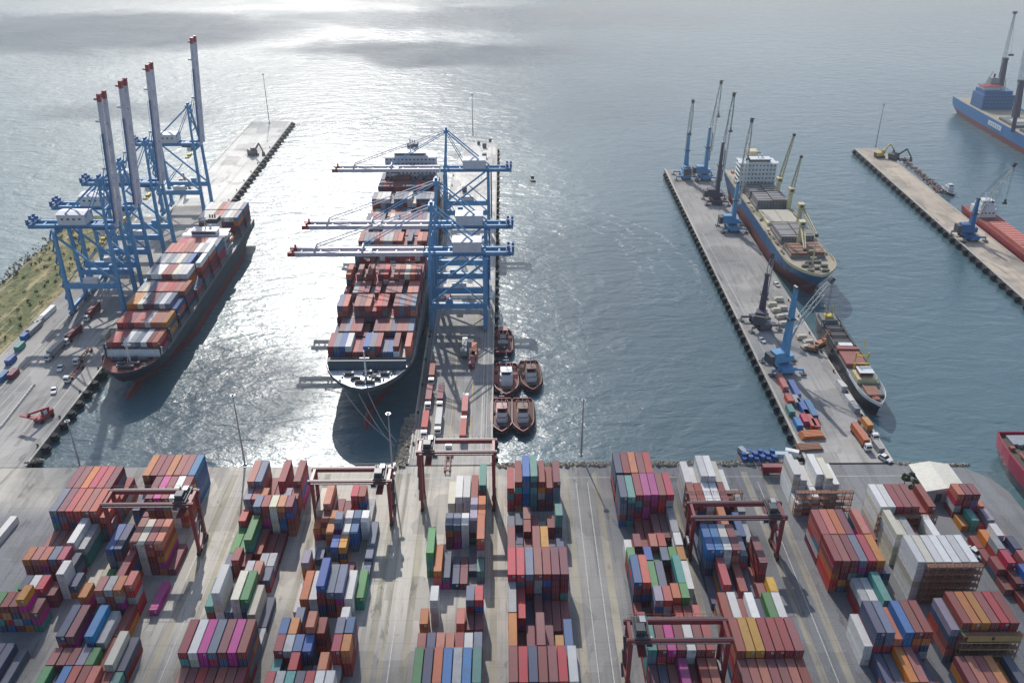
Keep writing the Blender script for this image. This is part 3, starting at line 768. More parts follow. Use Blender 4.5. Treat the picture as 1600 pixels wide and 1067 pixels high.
def rtg(px0, x0, x1, y, zb, side, label):
    """rubber-tyred yard gantry spanning x0..x1, nearer girder at y"""
    cx, S, W = (x0 + x1) / 2, (x1 - x0) / 2, 3.5
    root = thing('yard_gantry_crane', (cx, y + W, 0), 0, label, 'gantry crane', 'rubber-tyred yard gantries'); r_ = M['rtg']
    for sx in (-1, 1):
        for yy in (-W, W):
            mb = MB(); mb.beam((sx * S, yy, 2.2), (sx * S, yy * .93, zb - .9), 1.0, .9, r_, 1.25, 1.0); mb.obj('leg', root)
            mb = MB()
            for d in (-.8, .8): mb.cyl((sx * S - .5, yy + d, .8), (sx * S + .5, yy + d, .8), .8, M['rubber'], n=10)
            mb.box((sx * S, yy, 1.6), (.8, 2.4, .6), r_); mb.obj('wheel_bogie', root)
        mb = MB(); mb.beam((sx * S, -W - .8, 2.2), (sx * S, W + .8, 2.2), .9, 1.0, r_); mb.obj('sill_beam', root)
        mb = MB(); mb.beam((sx * S, -W, zb * .58), (sx * S, W, zb * .58), .5, .5, r_); mb.beam((sx * S, -W, 3), (sx * S, W, zb * .58), .35, .35, r_); mb.obj('leg_brace', root)
        mb = MB(); mb.beam((sx * S, -W * 1.05, zb + .2), (sx * S, W * 1.05, zb + .2), .9, 1.0, r_); mb.obj('end_beam', root)
    for yy in (-W, W):
        mb = MB(); mb.beam((-S - 1.2, yy, zb), (S + 1.2, yy, zb), 1.0, 1.5, r_); mb.box((0, yy, zb + .82), (2 * S + 2, .35, .12), M['dsteel'])
        g = mb.obj('girder', root)
        mb = MB()
        yo = yy + (1.0 if yy > 0 else -1.0)
        mb.box((0, yo, zb + .3), (2 * S, .8, .1), M['dsteel']); mb.box((0, yo * 1.09, zb + 1.35), (2 * S, .07, .07), r_)
        for k in range(12): mb.box((-S + 1 + k * (2 * S - 2) / 11, yo * 1.09, zb + .85), (.08, .08, 1.0), r_)
        mb.obj('walkway', g)
    tx = side * (S - 3.0)
    mb = MB(); mb.box((tx, 0, zb + 1.3), (4.2, 8.0, .7), M['dsteel']); mb.box((tx - .4, -1.4, zb + 2.4), (2.4, 2.8, 1.6), M['dsteel']); mb.box((tx + .6, 1.8, zb + 2.2), (1.6, 2.2, 1.3), M['steel'])
    for k in range(4): mb.cyl((tx - 1.6 + k, -3.2, zb + 2.0), (tx - 1.6 + k, 3.2, zb + 2.0), .28, M['dark'], n=6)
    tr = mb.obj('trolley', root)
    mb = MB(); mb.box((tx - side * 2.2, -2.0, zb - 1.9), (1.9, 2.0, 2.4), M['white']); mb.box((tx - side * 2.2, -3.03, zb - 1.8), (1.6, .06, 1.5), M['glass']); mb.obj('cab', tr)
    mb = MB(); mb.box((tx, 0, zb - 3.2), (2.2, 11.8, .5), M['rtg']); mb.box((tx, 0, zb - 2.5), (1.6, 4, .9), M['dsteel'])
    for a in (-.7, .7):
        for b_ in (-1.7, 1.7): mb.cyl((tx + a, b_, zb - 2.1), (tx + a, b_, zb + 1), .06, M['dsteel'], n=4)
    mb.obj('spreader', tr)
    mb = MB(); mb.box((-side * S, 0, 3.9), (1.6, 4.6, 2.4), M['dsteel']); mb.box((-side * S, 0, 5.2), (1.2, 3.6, .3), M['steel']); mb.obj('power_house', root)
    mb = MB()
    for k in range(int(zb / 2.6) - 1):
        s = 1 if k % 2 else -1
        mb.beam((side * (S + 1.1), s * 1.4, 2.4 + k * 2.6), (side * (S + 1.1), -s * 1.4, 5 + k * 2.6), .6, .14, M['dsteel'])
    mb.obj('stairway', root)
    return root
rtg(0, -128.8, -101.5, 228, 20.5, 1, 'dark red gantry astride the second block from left, among tall red stacks')
rtg(0, -65.2, -39.4, 242, 18.5, 1, 'bright red gantry by the water over the fourth container block')
rtg(0, -29.3, -4.0, 250, 24.5, -1, 'tall red gantry standing at the root of the centre pier')
rtg(0, 60.6, 89.3, 224, 17.2, 1, 'dark red gantry beside white reefers over the eighth block')
rtg(0, 33.6, 60.0, 172, 18.6, -1, 'dark red gantry at the bottom edge of the photo')

def mhc(base, tip, col, rz, label, zt=26.0, cat='harbour crane'):
    """mobile harbour crane on an outrigger chassis; jib reaches from the tower to the tip"""
    bx, by = base; root = thing('mobile_harbour_crane', (bx, by, 0), 0, label, cat, 'mobile harbour cranes')
    T = Vector((tip[0] - bx, tip[1] - by, tip[2])); d2 = Vector((T.x, T.y)); h = d2.normalized() if d2.length > 1 else Vector((0, 1))
    rr = Matrix.Rotation(rz, 3, 'Z')
    mb = MB()
    mb.hexa([tuple(rr @ Vector(p)) for p in [(-3, -7, 1.4), (3, -7, 1.4), (3, 7, 1.4), (-3, 7, 1.4), (-2.8, -6.6, 3.4), (2.8, -6.6, 3.4), (2.8, 6.6, 3.4), (-2.8, 6.6, 3.4)]], col)
    for k in range(5):
        for sx in (-1, 1): mb.cyl(rr @ Vector((sx * 2.2, -5 + k * 2.5, .75)), rr @ Vector((sx * 3.2, -5 + k * 2.5, .75)), .75, M['rubber'], n=8)
    mb.cyl((0, 0, 3.4), (0, 0, 4.4), 2.2, M['dsteel'], n=12)
    mb.obj('chassis', root)
    for sx in (-1, 1):
        for sy in (-1, 1):
            mb = MB(); a = rr @ Vector((sx * 1.5, sy * 5.0, 2.4)); b = rr @ Vector((sx * 7.2, sy * 6.2, 2.4)); mb.beam(a, b, 1.0, .9, col)
            mb.beam(b, (b.x, b.y, .5), .5, .5, M['steel']); mb.box((b.x, b.y, .3), (2.6, 2.6, .5), M['dsteel'], rz)
            mb.obj('outrigger', root)
    sd = Vector((h.y, -h.x))
    def L(f, s, z): return (h.x * f + sd.x * s, h.y * f + sd.y * s, z)
    def hx(f0, f1, w, z0, z1, f0t=None, f1t=None, wt=None):
        f0t = f0 if f0t is None else f0t; f1t = f1 if f1t is None else f1t; wt = wt or w
        return [L(f0, -w, z0), L(f1, -w, z0), L(f1, w, z0), L(f0, w, z0), L(f0t, -wt, z1), L(f1t, -wt, z1), L(f1t, wt, z1), L(f0t, wt, z1)]
    mb = MB(); mb.hexa(hx(-6.5, 3.5, 2.5, 4.4, 7.2), col); mb.hexa(hx(-6.2, -1, 2.3, 7.2, 9.4), col); hs = mb.obj('machinery_house', root)
    mb = MB(); mb.hexa(hx(-8.6, -6.52, 2.6, 4.3, 8.6), M['dsteel']); mb.obj('counterweight', hs)
    mb = MB(); mb.hexa(hx(-1.2, 1.6, 1.7, 7.2, zt, -.3, 1.0, .8), col); mb.cyl(L(.3, -1.2, zt), L(.3, 1.2, zt), .8, M['dsteel'], n=8)
    mb.hexa(hx(-1.6, 1.9, 1.9, zt * .62, zt * .64), M['dsteel']); tw = mb.obj('tower', root)
    mb = MB(); mb.hexa(hx(1.6, 3.6, 1.0, zt * .55, zt * .55 + 2.5), M['white']); mb.hexa(hx(3.61, 3.66, .9, zt * .55 + .4, zt * .55 + 2.2), M['glass']); mb.obj('cab', tw)
    J0 = Vector(L(2.0, 0, zt * .5)); ax = (T - J0); n = max(8, int(ax.length / 3)); u = ax.normalized(); nrm = u.cross(Vector((sd.x, sd.y, 0))).normalized(); s3 = Vector((sd.x, sd.y, 0))
    cl = M['lattice'] if col is not M['purple'] else M['steel']
    mb = MB()
    def C(i, a, b):
        t = i / n; wd = 1.15 if .15 < t < .8 else (1.15 * min(t / .15, 1) + .35 if t <= .15 else 1.15 - (t - .8) * 4)
        wd = max(wd, .35); return J0 + ax * t + s3 * a * wd + nrm * b * wd
    for a in (-1, 1):
        for b in (-1, 1):
            for i in range(n): mb.beam(C(i, a, b), C(i + 1, a, b), .24, .24, cl)
    for i in range(n):
        s = 1 if i % 2 else -1
        mb.beam(C(i, -s, 1), C(i + 1, s, 1), .14, .14, cl); mb.beam(C(i, -s, -1), C(i + 1, s, -1), .14, .14, cl)
        mb.beam(C(i, 1, -s), C(i + 1, 1, s), .14, .14, cl); mb.beam(C(i, -1, -s), C(i + 1, -1, s), .14, .14, cl)
    jb = mb.obj('jib', root)
    mb = MB(); mb.beam(T - u * 1.6, T + u * 1.0, 1.6, 1.8, M['dsteel']); mb.cyl(T + s3 * 1.0, T - s3 * 1.0, .9, M['dsteel'], n=8); mb.beam(T, T + nrm * 1.8 + u, .4, .4, M['dsteel']); mb.obj('jib_head', jb)
    mb = MB(); top = Vector(L(.3, 0, zt))
    for s in (-.7, .7): mb.cyl(top + s3 * s, T + s3 * s * .6, .09, M['dsteel'], n=4)
    mb.cyl(Vector(L(2.2, .0, zt * .36)), J0 + ax * .3, .42, M['steel'], n=6)
    hk = T + Vector((h.x, h.y, 0)) * .6
    for s in (-.35, .35): mb.cyl(hk + s3 * s, (hk.x + s3.x * s, hk.y + s3.y * s, max(T.z - 22, 9)), .07, M['dsteel'], n=4)
    mb.obj('hoist_cable', jb)
    mb = MB(); zz = max(T.z - 22, 9); mb.box((hk.x, hk.y, zz), (.9, .9, 1.6), M['dark']); mb.box((hk.x, hk.y, zz - 1.5), (2.4, 1.0, 1.2), M['dsteel']); mb.obj('hook_block', jb)
    return root
def tipat(px, py, Y):
    # where the sight line to a jib tip crosses the plane of the crane's own Y
    a, b = at(px, py, 0), Vector((0, 0, H)); t = Y / a.y
    return (a.x * t, Y, H - H * t)
for (b, tpx, dY, colr, rz, zt, lb) in [
    ((1070, 277), (1083, 158), 0, 'blue', 0, 31, 'blue tower crane at the far end of the right pier, farthest left'),
    ((1100, 279), (1127, 128), 0, 'blue', .1, 36, 'blue tower crane with the tallest thin grey lattice jib'),
    ((1118, 316), (1147, 147), 0, 'purple', 0, 40, 'dark purple crane with dark jib beside the white superstructure'),
    ((1143, 358), (1175, 187), 0, 'blue', .05, 30, 'blue crane working beside the blue hulled bulk carrier'),
    ((1187, 508), (1207, 400), 12, 'purple', .2, 27, 'dark crane on the middle of the right pier, opposite the ship bow'),
    ((1222, 575), (1300, 437), 6, 'blue', .1, 40, 'large bright blue crane whose pale lattice jib leans right over the water'),
    ((1512, 372), (1585, 257), 0, 'dblue', .15, 25, 'deep blue crane leaning right on the far right pier')]:
    B_ = at(*b); Tt = tipat(*tpx, B_.y + dY)
    mhc((B_.x, B_.y), Tt, M[colr], rz, lb, zt)
# ================================================================== SHIPS
def hull_rings(levels, L, Bh, ny=26):
    """levels: (z, stem offset, breadth factor, bow length, fullness power, stern cut, transom factor); bow at y=0, stern at y=L"""
    rings = []
    for lv_ in levels:
        z, y0, bf, bl, pw, sc_, tf = lv_[:7]; ex = lv_[7] if len(lv_) > 7 else 1.0
        right = []; y1 = L - sc_
        for i in range(ny + 1):
            s = i / ny; y = y0 + (y1 - y0) * (s ** 1.6)
            t = min(1, (y - y0) / bl); hb = Bh * bf * (1 - (1 - t) ** pw) ** ex
            ts = min(1, max(0, (y1 - y) / (L * .16))); hb *= tf + (1 - tf) * (1 - (1 - ts) ** 2)
            right.append((hb, y, z))
        rings.append(right)
    return rings
def hull_mesh(rings, bands, deck):
    mb = MB(); n = len(rings[0])
    for side in (1, -1):
        for k in range(len(rings) - 1):
            b = len(mb.v); mb.v += [(side * x, y, z) for x, y, z in rings[k]] + [(side * x, y, z) for x, y, z in rings[k + 1]]
            for i in range(n - 1):
                f = [b + i, b + i + 1, b + n + i + 1, b + n + i]; mb.face(f if side > 0 else f[::-1], bands[k])
    for k in range(len(rings) - 1):   # transom
        b = len(mb.v); (x, y, z), (x2, y2, z2) = rings[k][-1], rings[k + 1][-1]
        mb.v += [(x, y, z), (-x, y, z), (-x2, y2, z2), (x2, y2, z2)]; mb.face([b, b + 1, b + 2, b + 3], bands[k])
    top = rings[0]
    for i in range(n - 1):
        b = len(mb.v); a, c = top[i], top[i + 1]; mb.v += [(-a[0], a[1], a[2]), (a[0], a[1], a[2]), (c[0], c[1], c[2]), (-c[0], c[1], c[2])]
        mb.face([b, b + 1, b + 2, b + 3], deck(a[1]) if callable(deck) else deck)
    return mb
def bulwark(mb, ring, y0, y1, h, m, inset=.12, sides=(1, -1)):
    for side in sides:
        for a, c in zip(ring, ring[1:]):
            if c[1] < y0 or a[1] > y1: continue
            p = [(side * a[0], a[1], a[2]), (side * c[0], c[1], c[2]), (side * (c[0] - inset if c[0] > inset else 0), c[1] + inset, c[2]), (side * max(a[0] - inset, 0), a[1] + inset, a[2])]
            if side < 0: p = [p[1], p[0], p[3], p[2]]
            mb.hexa(p + [(x, y, z + h) for x, y, z in p], m)
def rail_line(mb, ring, y0, y1, m, h=1.1, sides=(1, -1)):
    for side in sides:
        for a, c in zip(ring, ring[1:]):
            if c[1] < y0 or a[1] > y1: continue
            for hh in (h, h * .55): mb.beam((side * (a[0] - .3), a[1], a[2] + hh), (side * (c[0] - .3), c[1], c[2] + hh), .09, .09, m)
            mb.beam((side * (a[0] - .3), a[1], a[2]), (side * (a[0] - .3), a[1], a[2] + h), .1, .1, m)
def house_block(name, parent, x0, x1, y0, y1, z0, n, m, win='glass', sh=2.8, step=.0, wingdeck=True):
    """accommodation of n storeys with a window band on the front of each and a bridge on top"""
    mb = MB(); strips = []
    for k in range(n):
        a, b = x0 + step * k, x1 - step * k; z = z0 + k * sh
        mb.box(((a + b) / 2, (y0 + y1) / 2, z + sh / 2 - .1), (b - a, y1 - y0, sh - .2), m)
        mb.box(((a + b) / 2, (y0 + y1) / 2, z + sh - .1), (b - a + .9, y1 - y0 + 1.2, .2), m)
        nn = max(3, int((b - a) / 2.2))
        for i in range(nn): strips.append(((a + (b - a) * (i + .5) / nn, y0 - .03, z + 1.5), (.9, .1, .9)))
        for sx in (a, b): strips.append(((sx + (.03 if sx == b else -.03), (y0 + y1) / 2, z + 1.5), (.1, (y1 - y0) * .8, .8)))
    o = mb.obj(name, parent)
    for c_, d_ in strips[-96:]:
        wb = MB(); wb.box(c_, d_, M['glass']); wb.obj('window', o)
    z = z0 + n * sh; mb = MB(); cx = (x0 + x1) / 2
    mb.box((cx, y0 + 3, z + 1.4), ((x1 - x0) * .62, 6, 2.8), m); mb.box((cx, y0 + 2.4, z + .15), (x1 - x0 + 3, 4.2, .3), m)
    mb.box((cx, y0 + 3, z + 2.92), ((x1 - x0) * .66, 6.6, .22), m)
    br = mb.obj('bridge', parent)
    mb = MB(); mb.box((cx, y0 - .03, z + 1.75), ((x1 - x0) * .58, .1, 1.0), M['glass']); mb.obj('bridge_window', br)
    mb = MB(); mb.cyl((cx, y0 + 4, z + 3), (cx, y0 + 4, z + 11), .35, m, .18, 6); mb.box((cx, y0 + 4, z + 8), (4.2, .3, .3), m); mb.box((cx, y0 + 4, z + 10), (2.6, .25, .25), m); mb.box((cx, y0 + 3.6, z + 6.2), (2.6, .3, .4), M['dark'])
    mb.ball((cx + 2.6, y0 + 4.6, z + 4.1), (.9, .9, 1.0), m); mb.cyl((cx + 2.6, y0 + 4.6, z + 3), (cx + 2.6, y0 + 4.6, z + 3.6), .3, m, n=6)
    mb.obj('radar_mast', parent)
    return z
def winch(mb, x, y, z, m, s=1.0):
    mb.cyl((x - 1.1 * s, y, z + .8 * s), (x + 1.1 * s, y, z + .8 * s), .55 * s, m, n=8); mb.box((x, y, z + .3 * s), (2.8 * s, 1.2 * s, .5 * s), M['dsteel']); mb.box((x + 1.5 * s, y, z + .8 * s), (.7 * s, 1.1 * s, 1.1 * s), m)
def containership(cx, ybow, L, B, zd, hullm, label, bays, yh, nst, wside, focs, noseh):
    """bow towards -Y; bays: list of (y offset, max tiers, colour weights or explicit tokens)"""
    root = thing('container_ship', (cx, ybow, 0), 0, label, 'ship'); Bh = B / 2
    lv = [(zd, 0, 1, L * .105, 2.2, 0, .92, .62), (zd - 4, 2, .985, L * .13, 2.1, 0, .92, .75), (zd * .45, 6, .97, L * .20, 1.8, 3, .85), (1.2, 11, .95, L * .26, 1.6, 7, .7), (-1.2, 12.5, .95, L * .27, 1.6, 9, .6), (-6, 13, .93, L * .28, 1.6, 12, .5)]
    rings = hull_rings(lv, L, Bh)
    fd = 17.0
    hm = hull_mesh(rings, [hullm, hullm, hullm, M['boot'], M['boot']], lambda y: (focs if y < fd else M['deckgrey'])); hull = hm.obj('hull', root)
    mb = MB(); mb.ball((0, 9, -4.2), (2.3, 9.5, 2.6), M['boot'], 10, 7); mb.obj('bulbous_bow', hull, True)
    mb = MB(); bulwark(mb, rings[0], 0, fd * 1.15, 1.5, hullm); mb.obj('bulwark', hull)
    for sd_ in (1, -1): mb = MB(); rail_line(mb, rings[0], fd * 1.2, L, M['steel'], 1.1, (sd_,)); mb.obj('handrail', hull)
    # breakwater
    hb = Bh * (1 - (1 - min(1, fd / (L * .105))) ** 2.2) ** .62 - .6
    mb = MB(); mb.hexa([(-hb, fd - .3, zd), (hb, fd - .3, zd), (hb, fd + .3, zd), (-hb, fd + .3, zd), (-hb, fd + .9, zd + noseh), (hb, fd + .9, zd + noseh), (hb, fd + 1.4, zd + noseh), (-hb, fd + 1.4, zd + noseh)], wside)
    for k in range(9): mb.beam((-hb + k * hb / 4, fd - 1.6, zd + .05), (-hb + k * hb / 4, fd + .6, zd + noseh * .9), .16, .16, wside)
    mb.obj('breakwater', root)
    mb = MB()
    for x, y in ((-4, .55), (4, .55), (-7, .75), (7, .75), (0, .82), (-2, .38), (2, .38)): mb = MB(); winch(mb, x * Bh / 18, fd * y, zd, M['dsteel'], 1.25); mb.obj('winch', root)
    for k in range(22):
        a, b = random.uniform(-.75, .75) * hb, fd * random.uniform(.4, .93); mb = MB(); mb.box((a, b, zd + .4), (random.uniform(.5, 1.6), random.uniform(.5, 1.4), .8), random.choice([M['dsteel'], M['dsteel'], M['dark'], M['steel']])); mb.obj('deck_fitting', root)
    mb = MB(); mb.cyl((0, fd * .72, zd), (0, fd * .72, zd + 12), .45, M['white'], .2, 8); mb.box((0, fd * .72, zd + 8.5), (4, .35, .35), M['white']); mb.beam((0, fd * .72, zd + 11), (0, fd * .72 - 2.5, zd + .1), .15, .15, M['white']); mb.obj('foremast', root)
    # hatch coamings and lashing bridges
    ncol = int((B - 1.6) / 2.5)
    for (dy, tmax, toks) in bays:
        w_ = Bh * (1 - (1 - min(1, dy / (L * .105))) ** 2.2) ** .62 - .8
        cb = MB(); lb = MB(); cb.box((0, dy + 6.2, zd + .8), (2 * min(w_, Bh - 2.2), 12.6, 1.6), M['hatch'])
        for s in (-1, 1): lb.box((s * (min(w_, Bh - .8) - .4), dy - .5, zd + 3.2), (.5, .8, 6.4), M['dsteel'])
        if not (dy > 45 or B < 30): lb = MB(); lb.box((0, dy - .5, zd + 3.2), (.5, .8, 6.4), M['dsteel'])
        if dy > 45 or B < 30: lb.box((0, dy - .55, zd + 4.4), (2 * min(w_, Bh - .8), .7, .3), M['dsteel'])
        if tmax > 2: lb.box((0, dy - .55, zd + 6.6), (2 * min(w_, Bh - .8), .7, .25), M['dsteel'])
        cb.obj('hatch_coaming', root); lb.obj('lashing_bridge', root)
        nc = int(2 * min(w_, Bh - .6) / 2.5)
        for k in range(nc):
            x = (k - (nc - 1) / 2) * 2.5
            if isinstance(toks, str) and ' ' in toks:
                tk = toks.split(); q_ = tk[min(len(tk) - 1, int(k * len(tk) / nc))]; c = q_[0]; n = int(q_[1:]) if len(q_) > 1 else tmax
            else:
                c = random.choice(toks); n = tmax - int(abs(random.gauss(0, .85)))
                if random.random() < .1: n = max(0, n - 2)
            for i in range(max(n, 0)):
                cc = c if i == n - 1 else random.choice(toks.replace(' ', '') if ' ' not in toks else 'mmrdsneo')
                addc(cx + x, ybow + dy + 6.2, zd + 1.62 + i * TH, L40, cc)
    # accommodation
    house_block('accommodation', root, -Bh * .82, Bh * .82, yh, yh + 11, zd, nst, M['house'])
    f = MB(); f.prism([(-3, yh + 15), (3, yh + 15), (3.4, yh + 21), (-3.4, yh + 21)], zd, zd + nst * 2.8 + 1.5, M['white']); fu = f.obj('funnel', root)
    f = MB(); f.prism([(-3.1, yh + 14.9), (3.1, yh + 14.9), (3.5, yh + 21.1), (-3.5, yh + 21.1)], zd + nst * 2.8 + 1.52, zd + nst * 2.8 + 4.2, hullm)
    for x in (-1.4, 0, 1.4): f.cyl((x, yh + 18, zd + nst * 2.8 + 4.2), (x, yh + 18.3, zd + nst * 2.8 + 5.6), .4, M['dark'], n=6)
    f.obj('funnel_cap', fu)
    for s in (-1, 1):
        mb = MB(); mb.ball((s * Bh * .93, yh + 6, zd + 7), (1.3, 4, 1.4), M['orange']); mb.beam((s * Bh * .8, yh + 3, zd + 6), (s * Bh * .97, yh + 3, zd + 9), .3, .3, M['white']); mb.beam((s * Bh * .8, yh + 9, zd + 6), (s * Bh * .97, yh + 9, zd + 9), .3, .3, M['white']); mb.obj('lifeboat', root)
    return root, rings
bl = []
tl = ['s r m w q e w m s', 'r r d s s w s s o', 'o o c n d e w e b3 w3', 'q c e r s r r s s', 'q w w m m c w w e2', 'e q e q c e b e2 w', 's s s m w q w', 'r s m s w w e']
for k, t in enumerate(tl): bl.append((17.5 + k * 13.6, [2, 3, 4, 4, 5, 5, 5, 4][k], t))
for k in range(3): bl.append((155 + k * 13.6 if k < 2 else 0, 4, 'w c m s q w c e'))
zl = at(170, 590, 10)
bl = [b for b in bl if b[0] > 0]
containership(-163.0, 327, 184, 26.5, 9.5, M['hullnavy'], 'navy hulled container ship with red foredeck moored at the left pier', bl, 129, 4, M['white'], M['deckred'], 4.2)
bc = []
for k in range(17):
    y = 29 + k * 13.8
    if 226 < y < 252: continue
    bc.append((y - 4, [2, 2, 4, 4, 5, 3, 4, 5, 4, 5, 4, 6, 4, 5, 5, 6, 5][k], ['meewbsdn', 'mdnenqmd', 'mmrdsmme', 'mmdrseqm', 'mmrscdnm', 'ndmedn', 'mmdrnesw', 'mmdsewnq', 'mddnes', 'wmsdemnq', 'sswecmn', 'wscemnq', 'mdsne', 'mmrdn', 'ndmme', 'mmrne', 'mswe'][k]))
shipC, ringsC = containership(-57.0, 304, 292, 37.5, 15.5, M['hullgrey'], 'large dark blue grey container ship under the lowered booms at the centre pier', bc, 228, 9, M['hullgrey'], M['white'], 4.0)

# ---- bulk carrier at the right pier
def bulker():
    cx, yb, L, B, zd = 163.8, 420, 176, 26.5, 11.5; Bh = B / 2
    root = thing('bulk_carrier', (cx, yb, 0), 0, 'blue hulled bulk carrier with cream derricks and red waterline at the right pier', 'ship')
    lv = [(zd, 0, 1, 24, 2.3, 0, .9, .7), (zd - 3.2, 1.6, .99, 28, 2.1, 0, .9, .8), (4.6, 4.2, .98, 34, 1.9, 2, .85), (-1.5, 8.5, .96, 42, 1.7, 6, .7), (-6, 9, .95, 44, 1.7, 9, .6)]
    rings = hull_rings(lv, L, Bh); hull = hull_mesh(rings, [M['hullteal'], M['hullteal'], M['boot'], M['boot']], lambda y: M['decktan']).obj('hull', root)
    mb = MB(); bulwark(mb, rings[0], 0, 26, 1.6, M['cream']); mb.obj('bulwark', hull)
    for sd_ in (1, -1): mb = MB(); rail_line(mb, rings[0], 26, L, M['cream'], 1.1, (sd_,)); mb.obj('handrail', hull)
    mb = MB()
    for x, y in ((-4, 7), (4, 7), (-5, 13), (5, 13), (0, 10), (-2, 17), (3, 18)): mb = MB(); winch(mb, x, y, zd, M['decktan'], 1.2); mb.obj('winch', root)
    mb = MB(); mb.cyl((0, 16, zd), (0, 16, zd + 12), .5, M['cream'], .25, 8); mb.box((0, 16, zd + 8), (6, .5, .5), M['cream']); mb.box((0, 16, zd + 4), (3.4, .5, .5), M['cream']); mb.obj('foremast', root)
    for k, (y0, y1, n, col) in enumerate(((24, 39, 1, M['rack']), (44, 66, 2, M['hatch']), (72, 94, 0, M['beige']), (98, 114, 3, M['hatch']), (117, 132, 3, M['hatch']))):
        mb = MB(); mb.box((0, (y0 + y1) / 2, zd + .9), (19, y1 - y0, 1.8), M['cream'] if k == 2 else M['hatch']); c = mb.obj('hatch_coaming', root)
        for s in range(2):
            mb = MB(); yy = (y0 + y1) / 2
            if n:
                h = (1.2, 2.6, 0, 4.2, 3.6)[k] + .5 * s; d = (y1 - y0) / 2 - .6
                mb.box((-4.6 + 9.2 * s, yy, zd + 1.82 + h / 2), (8.8, y1 - y0 - 1, h), col)
                for g in range(5): mb.box((-8.2 + g * 1.8 + 9.2 * s, yy - (y1 - y0) / 2 + .42, zd + 1.82 + h / 2), (.3, .16, h - .3), M['dsteel'])
                for g in range(3): mb.box((-4.6 + 9.2 * s, y0 + 3 + g * (y1 - y0 - 6) / 2, zd + 1.9 + h), (8.4, .4, .18), M['dsteel'])
            else: mb.box((-4.2 + 8.4 * s, yy, zd + 2.0), (8.0, y1 - y0 - 2, .4), col)
            mb.obj('hatch_cover', c)
    for x, y, tp in ((7.5, 115.5, (1241, 211)), (9.5, 96, (1252, 245)), (7.5, 69, None), (0, 41.5, None)):
        mb = MB(); mb.cyl((x, y, zd), (x, y, zd + 12), 1.5, M['cream'], 1.3, 10); mb.box((x, y, zd + 13.4), (3.4, 4.0, 3.0), M['cream']); mb.box((x, y - 2.03, zd + 13.6), (1.8, .1, 1.2), M['glass']); r1 = mb.obj('deck_crane', root)
        a = Vector((x + .6, y + 1, zd + 12.5)); s3 = Vector((.8, -.5, 0)).normalized()
        if tp: wv = tipat(*tp, yb + y + 8); b = Vector((wv[0] - cx, wv[1] - yb, wv[2]))
        else: b = Vector((9.5, y - 27, zd + 6)) if y > 50 else Vector((-4, y - 22, zd + 7))
        mb = MB()
        for s in (-1, 1): mb.beam(a + s3 * s, b + s3 * s * .4, .8, 1.2, M['cream'], .45, .6)
        for k in range(1, 9): p = a + (b - a) * k / 9; mb.beam(p - s3, p + s3, .3, .3, M['cream'])
        mb.cyl(Vector((x, y, zd + 15)), b, .12, M['dsteel'], n=4); mb.box(tuple(b), (1.5, 1.5, 1.5), M['dark']); mb.obj('crane_jib', r1)
    rnd = random.Random(5)
    for k in range(46):
        sx = rnd.choice((-1, 1)); mb = MB(); mb.box((sx * rnd.uniform(10, 12.2), rnd.uniform(26, 134), zd + .45), (rnd.uniform(.5, 1.6), rnd.uniform(.6, 3.4), rnd.uniform(.5, 1.2)), rnd.choice([M['rack'], M['dsteel'], M['cream'], M['steel'], M['deckred']])); mb.obj('deck_fitting', root)
    zt = house_block('accommodation', root, -11.5, 11.5, 137, 149, zd, 6, M['white'])
    f = MB(); f.prism([(-3, 153), (3, 153), (3, 160), (-3, 160)], zd, zd + 20, M['cream']); f.obj('funnel', root)
    for s in (-1, 1):
        mb = MB(); mb.ball((s * 12, 154, zd + 6), (1.2, 3.6, 1.3), M['orange']); mb.obj('lifeboat', root)
bulker()
